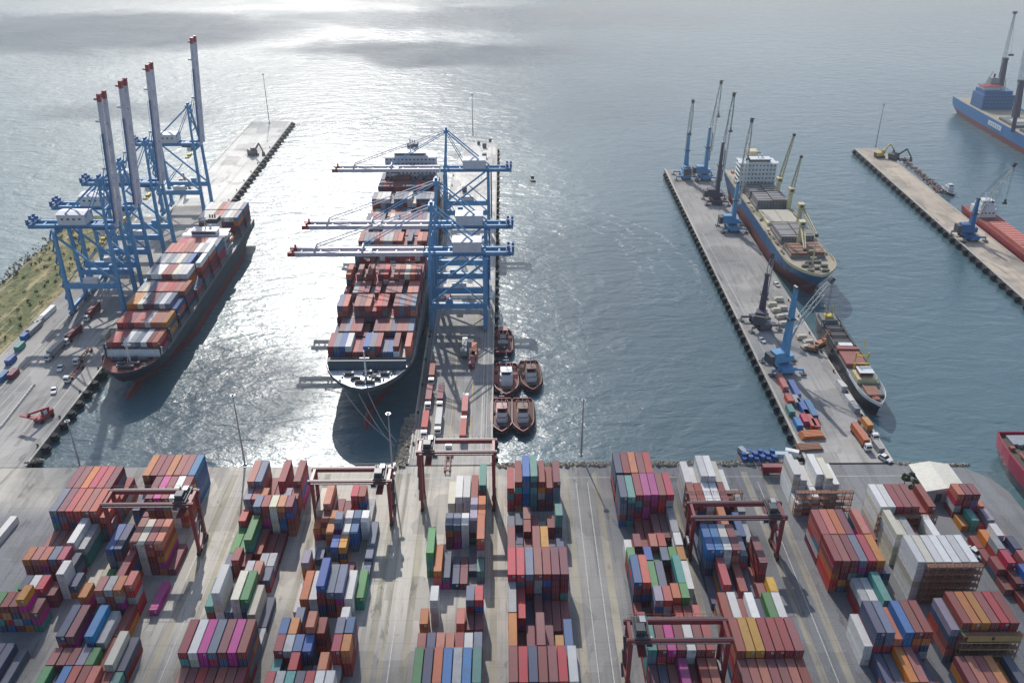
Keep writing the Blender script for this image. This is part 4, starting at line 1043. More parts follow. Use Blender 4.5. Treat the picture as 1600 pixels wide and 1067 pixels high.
# ---- coaster with red hold at the right pier
def coaster():
    cx, yb, L, B, zd = 155.2, 310, 86, 11.2, 3.2; Bh = B / 2
    root = thing('coaster', (cx, yb, 0), R(-2), 'small dark coaster with yellow masts and red hatch covers at the right pier', 'ship')
    lv = [(zd, 0, 1, 15, 2.3, 0, .75), (1.5, 1.2, .98, 17, 2, 1, .7), (-1.8, 2.4, .95, 19, 1.8, 2, .6), (-5, 3, .9, 20, 1.7, 4, .5)]
    rings = hull_rings(lv, L, Bh); hull = hull_mesh(rings, [M['hullnavy'], M['hullnavy'], M['boot']], M['deckgrey']).obj('hull', root)
    mb = MB(); bulwark(mb, rings[0], 0, 26, 1.5, M['white']); mb.obj('bulwark', hull)
    for sd_ in (1, -1): mb = MB(); bulwark(mb, rings[0], 27, L, 1.0, M['dsteel'], .12, (sd_,)); mb.obj('bulwark', hull)
    mb = MB(); mb.box((0, 12, zd + .5), (5.6, 8, 1), M['rack']); mb.box((0, 6.2, zd + .4), (3, 3, .8), M['deckred']); winch(mb, -2, 7.5, zd, M['deckred']); winch(mb, 2, 7.5, zd, M['dsteel']); mb.obj('foredeck', root)
    mb = MB(); mb.box((0, 22, zd + 1.2), (8.2, 8, 2.4), M['cream']); mb.box((0, 22.6, zd + 3.4), (5.6, 5, 2.0), M['deckred']); mb.box((0, 22.6, zd + 4.5), (6.4, 5.8, .2), M['white']); h = mb.obj('deckhouse', root)
    mb = MB(); mb.box((0, 20.07, zd + 3.6), (5.0, .08, .9), M['glass'])
    mb.obj('window', h)
    mb = MB()
    for x in (-2.6, 2.6): mb.cyl((x, 28.5, zd), (x, 28.5, zd + 9.5), .42, M['yellow'], .3, 8)
    mb.box((0, 28.5, zd + 8), (6.4, .6, .6), M['yellow']); mb.beam((0, 28.5, zd + 8), (2.5, 35, zd + 13), .4, .4, M['yellow']); mb.beam((-3.5, 27, zd + 5), (3.5, 27, zd + 5), .5, .5, M['yellow'])
    for k in range(5): mb.beam((-3 + 1.5 * k, 28.5, zd + 8.2), (-3 + 1.5 * k, 28.5, zd + 9.8), .2, .2, M['yellow'])
    mb.obj('mast', root)
    mb = MB(); mb.box((0, 38.5, zd + .9), (9.0, 12, 1.6), paint('faded red coaster hatch', (.30, .10, .085), .7, .5, .3, rust=.4)); mb.box((0, 46, zd + 1.2), (9.9, 2.4, 2.4), M['deckred']); mb.box((0, 49.5, zd + 1.2), (6, 3, 2.4), M['white']); mb.obj('hatch_cover', root)
    mb = MB(); 
    for s in (-1, 1): mb.box((s * 4.6, 61, zd + .8), (.5, 22, 1.6), M['dsteel'])
    mb.box((0, 61, zd + .12), (8.6, 22, .2), M['dark'])
    for k in range(3): mb.box((0, 54 + k * 6.5, zd + .9), (8.7, .5, .6), M['dsteel'])
    mb.obj('open_hold', root)
    mb = MB(); mb.box((0, 78, zd + 1), (7.6, 8, 2), M['deckgrey']); mb.box((0, 77.5, zd + 2.6), (4, 3, 1.2), M['yellow']); mb.beam((1, 76, zd + 2), (3, 80, zd + 8), .5, .5, M['yellow']); mb.beam((-2.5, 74, zd), (-2.5, 74, zd + 7), .4, .4, M['yellow']); mb.beam((2.5, 82, zd), (-1, 82, zd + 6), .35, .35, M['yellow']); mb.obj('poop', root)
coaster()
# ---- blue heavy cargo ship, top right
def bluecargo():
    cx, yb, L, B, zd = 424, 600, 250, 40, 8.5; Bh = B / 2; yb = 560
    root = thing('cargo_ship', (cx, yb, 0), 0, 'blue cargo ship with dark blue deckhouse at the top right corner', 'ship')
    lv = [(zd, 0, 1, 30, 2.3, 0, .95), (4, 3, .98, 34, 2, 0, .93), (1.0, 5, .97, 38, 1.8, 3, .9), (-6, 6, .95, 40, 1.7, 8, .7)]
    rings = hull_rings(lv, L, Bh); hull = hull_mesh(rings, [M['hullbright'], M['hullbright'], M['boot']], M['decktan']).obj('hull', root)
    for sd_ in (1, -1): mb = MB(); bulwark(mb, rings[0], 30, L, 1.6, M['hullbright'], .12, (sd_,)); mb.obj('bulwark', hull)
    mb = MB(); mb.box((-Bh - .02, 168, 5.9), (.25, 22, 3.6), M['white'])
    for k in range(5): mb.box((-Bh - .16, 161 + k * 3.5, 5.9), (.08, .9, 1.6), M['dblue'])
    mb.obj('side_panel', hull)
    mb = MB()
    for k in range(5): mb.box((0, 28 + k * 34, zd + 1), (26, 26, 2), M['deckgrey']); mb.box((1, 28 + k * 34, zd + 2.2), (22, 9, .5), M['beige'])
    mb.obj('hatch_cover', root)
    mb = MB(); mb.box((0, 218, zd + 6), (27, 20, 12), M['dblue']); mb.box((0, 219, zd + 13.6), (24, 17, 3.2), M['dblue']); h = mb.obj('accommodation', root)
    mb = MB()
    for r_ in range(4):
        for k in range(9): mb.box((-11 + k * 2.75, 207.9, zd + 2 + r_ * 3), (1, .1, .9), M['glass'])
    mb.obj('window', h)
    mb = MB(); mb.box((-4, 220, zd + 16.5), (14, 10, 2.6), M['white']); mb.box((-4, 220, zd + 18), (17, 12, .4), M['red']); mb.obj('bridge', root)
    mb = MB(); mb.box((2, 228, zd + 19), (7, 6, 8), M['steel']); mb.cyl((2, 228, zd + 22), (2, 228, zd + 26), .8, M['dark']); mb.obj('funnel', root)
    mb = MB(); mb.cyl((-8, 222, zd + 18), (-5, 219, zd + 30), .3, M['cream'], n=6); mb.cyl((6, 214, zd + 15), (2, 209, zd + 26), .4, M['cream'], n=6); mb.obj('mast', root)
    for (bxp, byp, mp, tp, Y) in ((1560, 150, (1571, 93), (1586, 20), 792), (1588, 186, (1596, 128), (1606, 55), 700)):
        b0 = tipat(bxp, byp, Y); x, y = b0[0] - cx, Y - yb; m1 = tipat(*mp, Y); e = tipat(*tp, Y + 6); lo = Vector((x, y, zd)); mi_ = Vector((m1[0] - cx, y, m1[2])); hi = Vector((e[0] - cx, e[1] - yb, e[2]))
        mb = MB(); mb.cyl(lo, lo + (mi_ - lo) * .35, 1.7, M['purple'], 1.5, 10); mb.beam(lo + (mi_ - lo) * .3, mi_, 4.6, 4.2, M['purple'], 3.4, 3.2); mb.box(tuple(mi_ + Vector((0, 0, .6))), (4.2, 3.6, 1.4), M['dsteel']); c = mb.obj('deck_crane', root)
        mb = MB(); a = mi_ + Vector((-.6, 1, -3)); b = hi
        for sx in (-1, 1):
            for sy_ in (-1, 1): mb.beam(a + Vector((sx * 1.2, sy_, 0)), b + Vector((sx * .5, sy_ * .4, 0)), .35, .35, M['lattice'])
        for k in range(14):
            p, q_ = a + (b - a) * k / 14, a + (b - a) * (k + 1) / 14; s = 1 if k % 2 else -1; mb.beam(p + Vector((-s, -1, 0)), q_ + Vector((s, -1, 0)), .2, .2, M['lattice'])
        mb.box(tuple(b), (3.2, 2, 1.8), M['dsteel']); mb.cyl(b, (b.x + 6, b.y, b.z - 34), .1, M['dsteel'], n=4); mb.box((b.x + 6, b.y, b.z - 35), (4, 1.6, 1.6), M['dark']); mb.obj('crane_jib', c)
bluecargo()
# ---- barge with salmon hatch covers beyond the far right pier
def redbarge():
    cx, yb, L, B, zd = 302.5, 400, 148, 15, 2.6; Bh = B / 2
    root = thing('cargo_barge', (cx, yb, 0), 0, 'low red ship with long salmon hatch covers behind the far right pier', 'ship')
    lv = [(zd, 0, 1, 20, 2.3, 0, .85), (-.8, 1, .98, 22, 2, 1, .8), (-5, 2, .95, 24, 1.8, 4, .7)]
    rings = hull_rings(lv, L, Bh); hull = hull_mesh(rings, [M['red'], M['boot']], M['deckred']).obj('hull', root)
    for sd_ in (1, -1): mb = MB(); bulwark(mb, rings[0], 10, L, .9, M['red'], .12, (sd_,)); mb.obj('bulwark', hull)
    for k in range(7):
        mb = MB(); mb.box((.3, 22 + k * 14.2, zd + 1.1), (10.6, 14, 2.2), M['hatchred'])
        for j in range(4): mb.box((.3, 17 + k * 14.2 + j * 3.4, zd + 2.25), (10.2, .3, .14), M['deckred'])
        mb.obj('hatch_cover', root)
    mb = MB(); mb.box((0, 133, zd + 2.6), (11, 12, 5.2), M['white']); mb.box((0, 132.5, zd + 6.6), (9, 9, 2.8), M['white']); mb.box((0, 132, zd + 9.2), (7.5, 6, 2.4), M['white']); h = mb.obj('accommodation', root)
    mb = MB(); mb.box((0, 128.95, zd + 9.5), (6.8, .1, 1.0), M['glass'])
    for k in range(4): mb.box((-3.6 + k * 2.4, 126.95, zd + 3), (1, .1, .9), M['glass'])
    mb.obj('window', h)
    mb = MB(); mb.cyl((0, 134, zd + 10), (0, 134, zd + 17), .3, M['white'], .15, 6); mb.box((0, 134, zd + 14), (3, .2, .2), M['white']); mb.box((3, 137, zd + 6), (2.4, 2.4, 5), M['red']); mb.obj('mast', root)
redbarge()
# ---- red hulled ship cut by the right edge
def redship():
    cx, yb, L, B, zd = 202.5, 165, 122, 27, 5.0; Bh = B / 2
    root = thing('dredger', (cx, yb, 0), 0, 'crimson hulled ship with brown open deck at the right edge of the photo', 'ship')
    lv = [(zd, 0, 1, 20, 2.3, 0, .8), (.5, 1, .98, 22, 2, 1, .78), (-5, 2, .95, 24, 1.8, 4, .7)]
    rings = hull_rings(lv, L, Bh); crim = paint('crimson hull paint', (.34, .02, .06), .5, .3)
    hull = hull_mesh(rings, [crim, M['hullnavy']], paint('brown wet deck', (.09, .065, .05), .8)).obj('hull', root)
    mb = MB(); bulwark(mb, rings[0], 5, L, 1.6, crim, .4); n = rings[0][-1]; mb.box((0, n[1] - .2, zd + .8), (n[0] * 2, .4, 1.6), crim); mb.obj('bulwark', hull)
    mb = MB(); mb.box((0, 60, zd + .9), (14, 90, 1.8), M['deckgrey']); mb.box((0, 60, zd + 1.85), (12, 86, .1), M['dark']); mb.obj('open_hold', root)
    mb = MB(); mb.box((0, 117, zd + .6), (17, 6, 1.2), M['steel']); 
    for k in range(6): mb.box((-10 + 4 * k, 112 + (k % 2) * 2, zd + .7), (1.8, 1.6, 1.4), random.choice([M['deckred'], M['dsteel'], M['steel']]))
    mb.cyl((-9, 60, zd + 1.2), (-9, 108, zd + 1.2), .6, M['deckred'], n=8); mb.obj('deck_gear', root)
redship()
# ---- tugs
def tug(v=0):
    TOP = [M['rtg'], M['white'], paint('brown tug roof', (.20, .10, .07), .6)][v]; DK = [paint('maroon tug deck', (.13, .035, .035), .7, .5, .6), M['deckred'], paint('rusty tug deck', (.17, .075, .05), .8, .6, .8)][v]
    root = thing('tugboat', (0, 0, ZW), 0, 'x', 'tugboat'); L, B, zd = 27, 10.4, 2.4; Bh = B / 2
    lv = [(zd, 0, 1, 11, 2.6, 0, .78), (1.2, .2, 1, 11, 2.5, 0, .78), (-.4, 1.4, .93, 12, 2.2, 1, .7), (-2, 2, .85, 12, 2, 2, .6)]
    rings = [[(x, y - L / 2, z) for x, y, z in r] for r in hull_rings(lv, L, Bh)]
    blk = M['hullnavy']; hull = hull_mesh(rings, [blk, blk, blk], DK).obj('hull', root)
    mb = MB(); bulwark(mb, rings[0], -14, 14, 1.0, M['rtg'], .25); n = rings[0][-1]; mb.box((0, n[1] - .15, zd + .5), (n[0] * 2, .3, 1.0), M['red']); mb.obj('bulwark', hull)
    mb = MB()
    for s in (-1, 1):
        for a, c in zip(rings[0], rings[0][1:]): mb.cyl((s * (a[0] + .15), a[1] - .15, zd - .4), (s * (c[0] + .15), c[1] - .15, zd - .4), .5, M['rubber'], n=6)
    for k in range(6): mb.ball((-2.5 + k, -L / 2 - .1 + abs(k - 2.5) * .18, zd - .6), (.55, .5, .9), M['rubber'], 6, 4)
    mb.obj('bow_fender', hull)
    mb = MB(); mb.prism([(-2.2, -5.6), (2.2, -5.6), (2.7, -4), (2.7, 3.6), (-2.7, 3.6), (-2.7, -4)], zd, zd + 2.4, M['white'], TOP); mb.prism([(-2.1, -4.8), (2.1, -4.8), (2.6, -3.2), (2.6, 2.2), (-2.6, 2.2), (-2.6, -3.2)], zd + 2.4, zd + 4.6, M['white'], TOP); h = mb.obj('deckhouse', root)
    mb = MB(); mb.prism([(-1.5, -3.4), (1.5, -3.4), (2.0, -2.4), (2.0, .6), (-2.0, .6), (-2.0, -2.4)], zd + 4.6, zd + 6.0, M['glass']); mb.prism([(-1.8, -3.8), (1.8, -3.8), (2.4, -2.7), (2.4, 1), (-2.4, 1), (-2.4, -2.7)], zd + 6.0, zd + 6.25, TOP); mb.obj('wheelhouse', h)
    for s in (-1, 1):
        mb = MB(); mb.box((s * 2.2, 3.2, zd + 4.0), (1.2, 1.8, 3.6), M['deckred']); mb.cyl((s * 2.2, 3.2, zd + 5.8), (s * 2.2, 3.4, zd + 6.8), .3, M['dark'], n=6); mb.obj('funnel', root)
    mb = MB(); mb.cyl((0, 1.6, zd + 4.6), (0, 1.6, zd + 12.5), .2, M['white'], .1, 6); mb.box((0, 1.6, zd + 9.2), (2.4, .18, .18), M['white']); mb.box((0, 1.6, zd + 10.8), (1.4, .18, .18), M['white']); mb.obj('mast', root)
    mb = MB(); winch(mb, 0, -9, zd, M['dsteel']); mb.obj('winch', root); mb = MB(); winch(mb, 0, 7.5, zd, M['dsteel'], 1.1); mb.obj('winch', root); mb = MB(); mb.box((0, 9.5, zd + .7), (2.4, .4, 1.4), M['dsteel']); mb.obj('tow_bitt', root)
    return root
tg = [tug(0), tug(1), tug(2)]
for (px_, py_, rz, lb) in [((786), 534, math.pi, 'tugboat by itself at the top of the group, red stern towards us'), (791, 596, 0, 'broad tugboat with largest white wheelhouse, alongside the centre pier'),
                            (829, 590, .06, 'tugboat moored outside the broad tug, farthest from the pier'), (784, 652, 0, 'lower tugboat nearest the pier, red deck'), (816.5, 652, 0, 'lower tugboat on the outer side, at the bottom right of the group')]:
    p = at(px_, py_, ZW + 1.5); o = again(tg[{786: 0, 791: 1, 829: 2, 784: 0, 816.5: 2}[px_]], (p.x, p.y, ZW), rz, lb, 'tugboat', 'tugs moored at the centre pier')
    o.scale = (1.05, .98, 1.0) if px_ == 791 else (.9, .93, .95)
# ---- launch with its foaming wake
bp_ = at(830, 277, ZW)
t = thing('motor_launch', (bp_.x, bp_.y, ZW), math.pi + .12, 'small dark launch speeding away with a white wake behind it', 'motorboat')
rr = hull_rings([(1.2, 0, 1, 5, 2, 0, .8), (-.5, .5, .8, 5, 1.8, 0, .7)], 11, 1.8); mb = hull_mesh(rr, [M['hullnavy']], M['dsteel']); mb.obj('hull', t)
mb = MB(); mb.box((0, 5, 2), (2.2, 3, 1.7), M['dsteel']); mb.box((0, 3.45, 2.2), (1.9, .1, .8), M['glass']); mb.obj('cabin', t)
fq = NT('sea foam'); p = fq.pos(); uvn = fq.n('UVMap').outputs[0]; sx = fq.n('SeparateXYZ'); fq.l(uvn, sx.inputs[0])
e = fq.math('MULTIPLY', fq.ramp(sx.outputs[0], 0, .5), fq.ramp(sx.outputs[0], 1, .5)); a = fq.math('MULTIPLY', e, fq.ramp(fq.noise(fq.vmath('MULTIPLY', p, (.45, .8, 1)), .42, 5, .7), .45, .66), True); a = fq.math('MULTIPLY', a, fq.math('MULTIPLY', sx.outputs[1], .62), True)
fq.base((.8, .82, .82)); fq.set(Roughness=.9); fq.l(a, fq.b.inputs['Alpha'])
def wake(name, pts, wd, label):
    mb = MB(); n = len(pts); V = [Vector((p[0], p[1])) for p in pts]
    for i, c in enumerate(V):
        d = (V[min(i + 1, n - 1)] - V[max(i - 1, 0)]).normalized(); s = Vector((-d.y, d.x)) * wd(i / (n - 1)); mb.v += [(c.x - s.x, c.y - s.y, ZW + .06), (c.x + s.x, c.y + s.y, ZW + .06)]
    for i in range(n - 1):
        f0, f1 = 1 - i / (n - 1) * .75, 1 - (i + 1) / (n - 1) * .75
        mb.face([2 * i, 2 * i + 1, 2 * i + 3, 2 * i + 2], fq.m, ((0, f0), (1, f0), (1, f1), (0, f1)))
    return tag(mb.obj(name), label, 'wake', kind='stuff')
def spl(pix, n=24):
    P_ = [at(x, y, ZW) for x, y in pix]; out = []
    for k in range(n + 1):
        t = k / n * (len(P_) - 1); i = min(int(t), len(P_) - 2); f = t - i
        p0, p1, p2, p3 = P_[max(i - 1, 0)], P_[i], P_[i + 1], P_[min(i + 2, len(P_) - 1)]
        q_ = .5 * ((2 * p1) + (p2 - p0) * f + (2 * p0 - 5 * p1 + 4 * p2 - p3) * f * f + (3 * p1 - p0 - 3 * p2 + p3) * f ** 3); out.append((q_.x, q_.y))
    return out
def wakes(pix, offs, wd, label):
    base = spl(pix, 40); n = len(base); mb = MB(); V = [Vector(p) for p in base]
    for k, (o0, o1) in enumerate(offs):
        b = len(mb.v)
        for i, c in enumerate(V):
            d = (V[min(i + 1, n - 1)] - V[max(i - 1, 0)]).normalized(); s = Vector((-d.y, d.x)); t = i / (n - 1); q_ = c + s * (o0 + (o1 - o0) * t + 1.5 * math.sin(i * .7 + k * 2)); w_ = wd * (.6 + .8 * t)
            mb.v += [(q_.x - s.x * w_, q_.y - s.y * w_, ZW + .06), (q_.x + s.x * w_, q_.y + s.y * w_, ZW + .06)]
        for i in range(n - 1):
            f0, f1 = 1 - abs(i / (n - 1) - .45) * 1.5, 1 - abs((i + 1) / (n - 1) - .45) * 1.5
            mb.face([b + 2 * i, b + 2 * i + 1, b + 2 * i + 3, b + 2 * i + 2], fq.m, ((0, max(f0, 0)), (1, max(f0, 0)), (1, max(f1, 0)), (0, max(f1, 0))))
    tag(mb.obj('boat_wake'), label, 'wake', kind='stuff')
wake('boat_wake', spl([(831, 279), (838, 292), (862, 302), (892, 318)]), lambda t: 1.5 + 8 * t, 'short bright foam trail right behind the launch')
wakes([(820, 330), (880, 345), (945, 362), (990, 395), (1012, 430), (1015, 480)], [(0, -6), (6, 4), (13, 16), (21, 30)], 2.6, 'long curving ripple arc across the basin right of the cranes')
wakes([(838, 400), (862, 440), (880, 480), (884, 530)], [(0, -8), (7, 9), (-7, -20)], 2.4, 'faint foam streaks in the basin right of the tugs')
# small work boat against the far right pier
wp = at(1480, 303, ZW); t = thing('work_boat', (wp.x + 2, wp.y - 6, ZW), 0, 'small blue and white work boat against the far right pier', 'motorboat')
rr = hull_rings([(1.8, 0, 1, 7, 2.2, 0, .85), (-.5, .6, .85, 7, 1.8, 0, .8)], 17, 3.2); hull_mesh(rr, [M['hullnavy']], M['steel']).obj('hull', t)
mb = MB(); mb.box((0, 9, 3.2), (4, 6, 2.8), M['white']); mb.box((0, 8.4, 5.4), (3, 3.4, 1.6), M['white']); mb.box((0, 6.67, 5.5), (2.6, .08, .8), M['glass']); mb.obj('cabin', t)
# mooring ropes of the large ship
for k, (a, b) in enumerate((((538, 612), (613, 690)), ((560, 614), (616, 697)), ((575, 613), (620, 690)))):
    A, Bp = at(a[0], a[1], 14.6), at(b[0], b[1], .6); mb = MB(); pr = A
    for i in range(1, 13):
        t_ = i / 12; q_ = A.lerp(Bp, t_); q_.z -= 2.6 * 4 * t_ * (1 - t_); mb.cyl(pr, q_, .13, M['rope'], n=5); pr = q_
    tag(mb.obj('mooring_rope'), ['leftmost mooring rope from the bow of the large ship', 'middle mooring rope from the bow of the large ship', 'rightmost mooring rope from the bow of the large ship'][k], 'rope', 'bow ropes of the large ship')
# ================================================================== YARD FURNITURE
def rowY(b, yp): return min((r for r in rowsp if r[0] == b), key=lambda r: abs(proj(BLK[b][0] + 9, r[1], r[2] * TH)[1] - yp))[1]
def rack(x0, x1, y, n, label, panel=False):
    root = thing('reefer_rack', ((x0 + x1) / 2, y - 1.0, 0), 0, label, 'reefer rack', 'brown racks before the container stacks'); W = x1 - x0
    mb = MB(); k = int(W / 2.67) + 1
    for i in range(k):
        x = -W / 2 + i * W / (k - 1)
        for yy in (-.75, .75): mb.box((x, yy, n * TH / 2), (.2, .2, n * TH), M['rack'])
    for lv in range(n):
        mb.beam((-W / 2, -.75, lv * TH + .2), (-W / 2 + W / (k - 1), -.75, lv * TH + 2.4), .12, .12, M['rack'])
    mb.obj('frame', root)
    for lv in range(1, n + 1):
        mb = MB(); z = lv * TH - .35; mb.box((0, 0, z), (W + .6, 1.7, .22), M['rack'])
        mb.box((0, -.8, z + 1.1), (W, .1, .1), M['rack']); mb.box((0, -.8, z + .6), (W, .08, .08), M['rack']); mb.box((0, -.86, z), (W + .6, .12, .4), M['gold'] if panel else M['rack'])
        for i in range(k * 2): mb.box((-W / 2 + i * W / (k * 2 - 1), -.8, z + .6), (.09, .09, 1.1), M['rack'])
        if panel and lv == n: mb.box((.5, -.95, z - .9), (W * .94, .1, 1.9), M['gold']); mb.box((0, -1.02, z - .7), (.8, .06, 1.2), M['dark'])
        mb.obj('platform', root)
rack(63, 82, rowY('G', 754) - .3, 4, 'brown steel rack before white reefers near the water, behind the dark red gantry')
rack(101, 120.3, rowY('H', 754) - .3, 4, 'brown steel rack before white reefers at the head of the ninth block')
rack(124.8, 143.8, rowY('I', 791) - .3, 4, 'maroon brown rack below maroon containers, near the white shed')
rack(127.8, 144.2, rowY('I', 877) - .3, 6, 'largest brown rack, below the row of white containers at the right')
rack(128, 144.2, rowY('I', 973) - .3, 5, 'rack with golden brown panel below maroon containers at the lower right', True)
# light masts
def mast():
    root = thing('light_mast', (0, 0, 0), 0, 'x', 'light mast'); mb = MB(); mb.cyl((0, 0, 0), (0, 0, 30), .42, M['steel'], .16, 8); mb.cyl((0, 0, 0), (0, 0, .8), .8, M['steel'], n=8); mb.obj('pole', root)
    mb = MB(); mb.cyl((0, 0, 29.2), (0, 0, 29.6), .55, M['dsteel'], n=10)
    for k in range(6): a = k * math.pi / 3; mb.box((math.cos(a) * .75, math.sin(a) * .75, 29.2), (.5, .5, .4), M['steel'], a)
    mb.obj('lamp_head', root); return root
ms = mast()
for (px_, py_, h, lb) in [(383, 727, 32, 'tall leaning-looking light mast at the quay edge above the third container block'), (125, 728, 21, 'shorter light mast on the quay behind the leftmost container block'), (614, 742, 28, 'light mast left of the centre pier root, beside the mooring ropes'),
                      (908, 712, 26, 'light mast on the shore rocks right of the centre pier'), (739, 212, 34, 'light mast at the far end of the centre pier'), (421, 193, 42, 'light mast at the far end of the left pier'), (1368, 230, 34, 'light mast at the far tip of the far right pier')]:
    p = at(px_, py_); o = again(ms, (p.x, p.y, 0), 0, lb, 'light mast', 'tall floodlight masts'); o.scale = (1, 1, h / 30)
# terminal trucks
def truck():
    root = thing('terminal_truck', (0, 0, 0), 0, 'x', 'truck')
    mb = MB(); mb.box((0, -7.2, 1.95), (2.4, 1.9, 2.3), M['white']); mb.box((0, -7.0, 3.2), (2.2, 1.4, .25), M['white']); cb = mb.obj('cab', root)
    mb = MB(); mb.box((0, -8.17, 2.4), (2.0, .06, .95), M['glass'])
    for s in (-1, 1): mb.box((s * 1.22, -7.1, 2.4), (.05, 1.1, .8), M['glass'])
    mb.obj('windscreen', cb)
    mb = MB(); mb.box((0, -5.2, .85), (1.1, 5.5, .4), M['dark']); mb.box((0, -5.6, 1.3), (2.0, 1.0, .7), M['dsteel']); mb.obj('chassis', root)
    mb = MB()
    for s in (-1, 1): mb.box((s * .8, .8, 1.22), (.3, 12.6, .32), M['deckred'])
    for k in range(5): mb.box((0, -5 + k * 2.9, 1.28), (2.4, .35, .22), M['deckred'])
    mb.obj('trailer', root)
    for y in (-7.4, -4.2, 4.6, 5.8):
        for s in (-1, 1):
            mb = MB(); mb.cyl((s * .75, y, .52), (s * 1.22, y, .52), .52, M['rubber'], n=10); mb.cyl((s * 1.23, y, .52), (s * 1.25, y, .52), .26, M['steel'], n=8); mb.obj('wheel', root)
    return root
tr_ = truck()
def truck_at(px_, py_, rz, label, load=None, L=L40, llab=None):
    p = at(px_, py_, 0); again(tr_, (p.x, p.y, 0), rz, label, 'truck', 'terminal trucks')
    if load:
        c = addc(p.x + 0 * math.cos(rz) - .8 * math.sin(rz), p.y + .8 * math.cos(rz), 1.42, L, load, rz); c.label = llab; c.group = 'containers riding on trucks'
truck_at(676, 588, 0, 'white truck under a maroon container, farthest back of the left lane of the centre pier', 'm', L40, 'maroon container riding on the farthest truck in the left lane of the centre pier')
truck_at(671, 625, 0, 'white truck under a red container, middle of the left lane on the centre pier', 'm', L40, 'maroon container riding on the middle truck in the left lane of the centre pier')
truck_at(665, 668, 0, 'truck with a red container, nearest in the left lane of the centre pier', 'r', L40, 'red container on the nearest truck in the left lane of the centre pier')
truck_at(689, 624, 0, 'truck under a dark maroon container, behind the white-loaded truck', 'd', L40, 'dark maroon container on a truck behind the white-loaded truck')
truck_at(686, 663, 0, 'truck under a white container on the centre pier', 'w', L40, 'white container riding on a truck on the centre pier')
truck_at(726, 549, math.pi, 'truck under a pale grey container just before the blue cranes', 'q', L40, 'pale grey container on a truck just before the blue cranes')
truck_at(727, 640, math.pi, 'truck under a salmon container, the farther of two in the right lane', 's', L40, 'salmon container on the farther truck of the right lane of the centre pier')
truck_at(724, 677, math.pi, 'truck under a pinkish container, nearest in the right lane of the centre pier', 's', L40, 'salmon container on the nearest truck of the right lane of the centre pier')
truck_at(700, 470, 0, 'truck under the portal of the nearest centre crane with a brown load', 'm', L40, 'maroon container below the portal of the nearest centre pier crane')
truck_at(88, 552, R(-4), 'truck with a grey green container on the left pier', 'q', L40, 'grey container on a truck beside the row of blue boxes on the left pier')
truck_at(116, 528, R(-4), 'truck with a dark maroon container below the nearest left crane', 'd', L40, 'dark maroon container on a truck before the nearest left crane')
truck_at(146, 492, R(-2), 'truck with a red brown container inside the nearest left crane portal', 'm', L40, 'maroon container inside the portal of the nearest left crane')
truck_at(132, 558, R(-3), 'empty flatbed truck near the edge of the left pier')
truck_at(118, 585, R(-3), 'empty flatbed truck, nearest of those by the left pier edge')
truck_at(1343, 688, R(4), 'truck with a salmon container at the right edge of the right pier', 's', L40, 'salmon container on a truck near the root of the right pier')
truck_at(1354, 672, R(4), 'truck with an orange load next to the salmon-loaded truck', 'o', L20, 'orange short container on a truck at the right edge of the right pier')
truck_at(1218, 740, math.pi / 2, 'truck with a dark red flat load crossing in front of the right pier', 'd', L40, 'dark maroon container on a truck crossing before the right pier')
truck_at(700, 722, R(180), 'dark truck passing under the tall red gantry at the pier root')
# boxes standing on the left and right piers
GL, GR = 'boxes lined up on the left pier', 'boxes stored along the right pier'
for (x, y, c, L, lb) in [(6, 592, 'k', L20, 'pale blue box cut by the left photo edge on the left pier'), (18, 566, 'b', L20, 'bright blue box, second from the photo edge on the left pier'), (32, 545, 't', L20, 'teal box with a pale roof in the row on the left pier'), (41, 528, 'k', L20, 'blue box behind the teal one on the left pier'),
                     (54, 517, 'q', L40, 'grey box midway along the row on the left pier'), (76, 492, 'w', L40, 'white box at the far end of the row on the left pier'), (62, 506, 'q', L20, 'small grey box between the grey and white boxes on the left pier'), (22, 588, 'd', L20, 'dark maroon box behind the pale blue one on the left pier'),
                     (166, 526, 'c', L20, 'cream box by the bow of the left container ship')]: single(x, y, 0, L, c, R(-3), lb, GL)
for (x, y, z, c, L, rz, lb) in [(1221, 601, 0, 's', L40, 0, 'salmon box farthest back along the left edge of the right pier'), (1240, 612, 0, 'b', L40, 0, 'blue box right of the salmon one by the large blue crane'), (1232, 628, 0, 's', L20, 0, 'small salmon box behind the pale green one on the right pier'),
                           (1243, 630, 0, 'q', L20, 0, 'pale grey box among blue ones on the right pier'), (1234, 645, 0, 't', L20, 0, 'pale green box by the left edge of the right pier'), (1254, 642, 0, 'b', L40, 0, 'blue box in the middle of the right pier stack'), (1266, 644, 0, 'k', L40, 0, 'bright blue box on the outer side of the right pier stack'),
                           (1264, 660, 0, 's', L40, 0, 'salmon box nearer than the bright blue one on the right pier'), (1246, 666, 0, 'k', L20, 0, 'blue box at the pier edge beside orange steel on the right pier'), (1256, 660, 0, 'r', L20, 0, 'red box wedged in the right pier stack'), (1273, 668, 0, 's', L20, 0, 'salmon box on the outer corner of the right pier stack'),
                           (1371, 702, 0, 'q', L20, .1, 'pale grey box near the right corner of the right pier root'), (1314, 606, 0, 'w', L20, .08, 'white box beside the coaster, farthest of three'), (1326, 629, 0, 'w', L20, .08, 'white box beside the coaster, middle of three'), (1334, 640, 0, 'q', L20, .08, 'grey box beside the coaster, nearest of three'),
                           (738, 566, 0, 'm', L40, 0, 'maroon box on the right side of the centre pier before the cranes'), (741, 552, 0, 's', L40, 0, 'salmon box on the right side of the centre pier behind the maroon one'), (10, 833, 0, 'w', L40, R(-4), 'white container standing alone at the left photo edge')]:
    single(x, y, z, L, c, rz, lb, GR if x > 1000 else None)
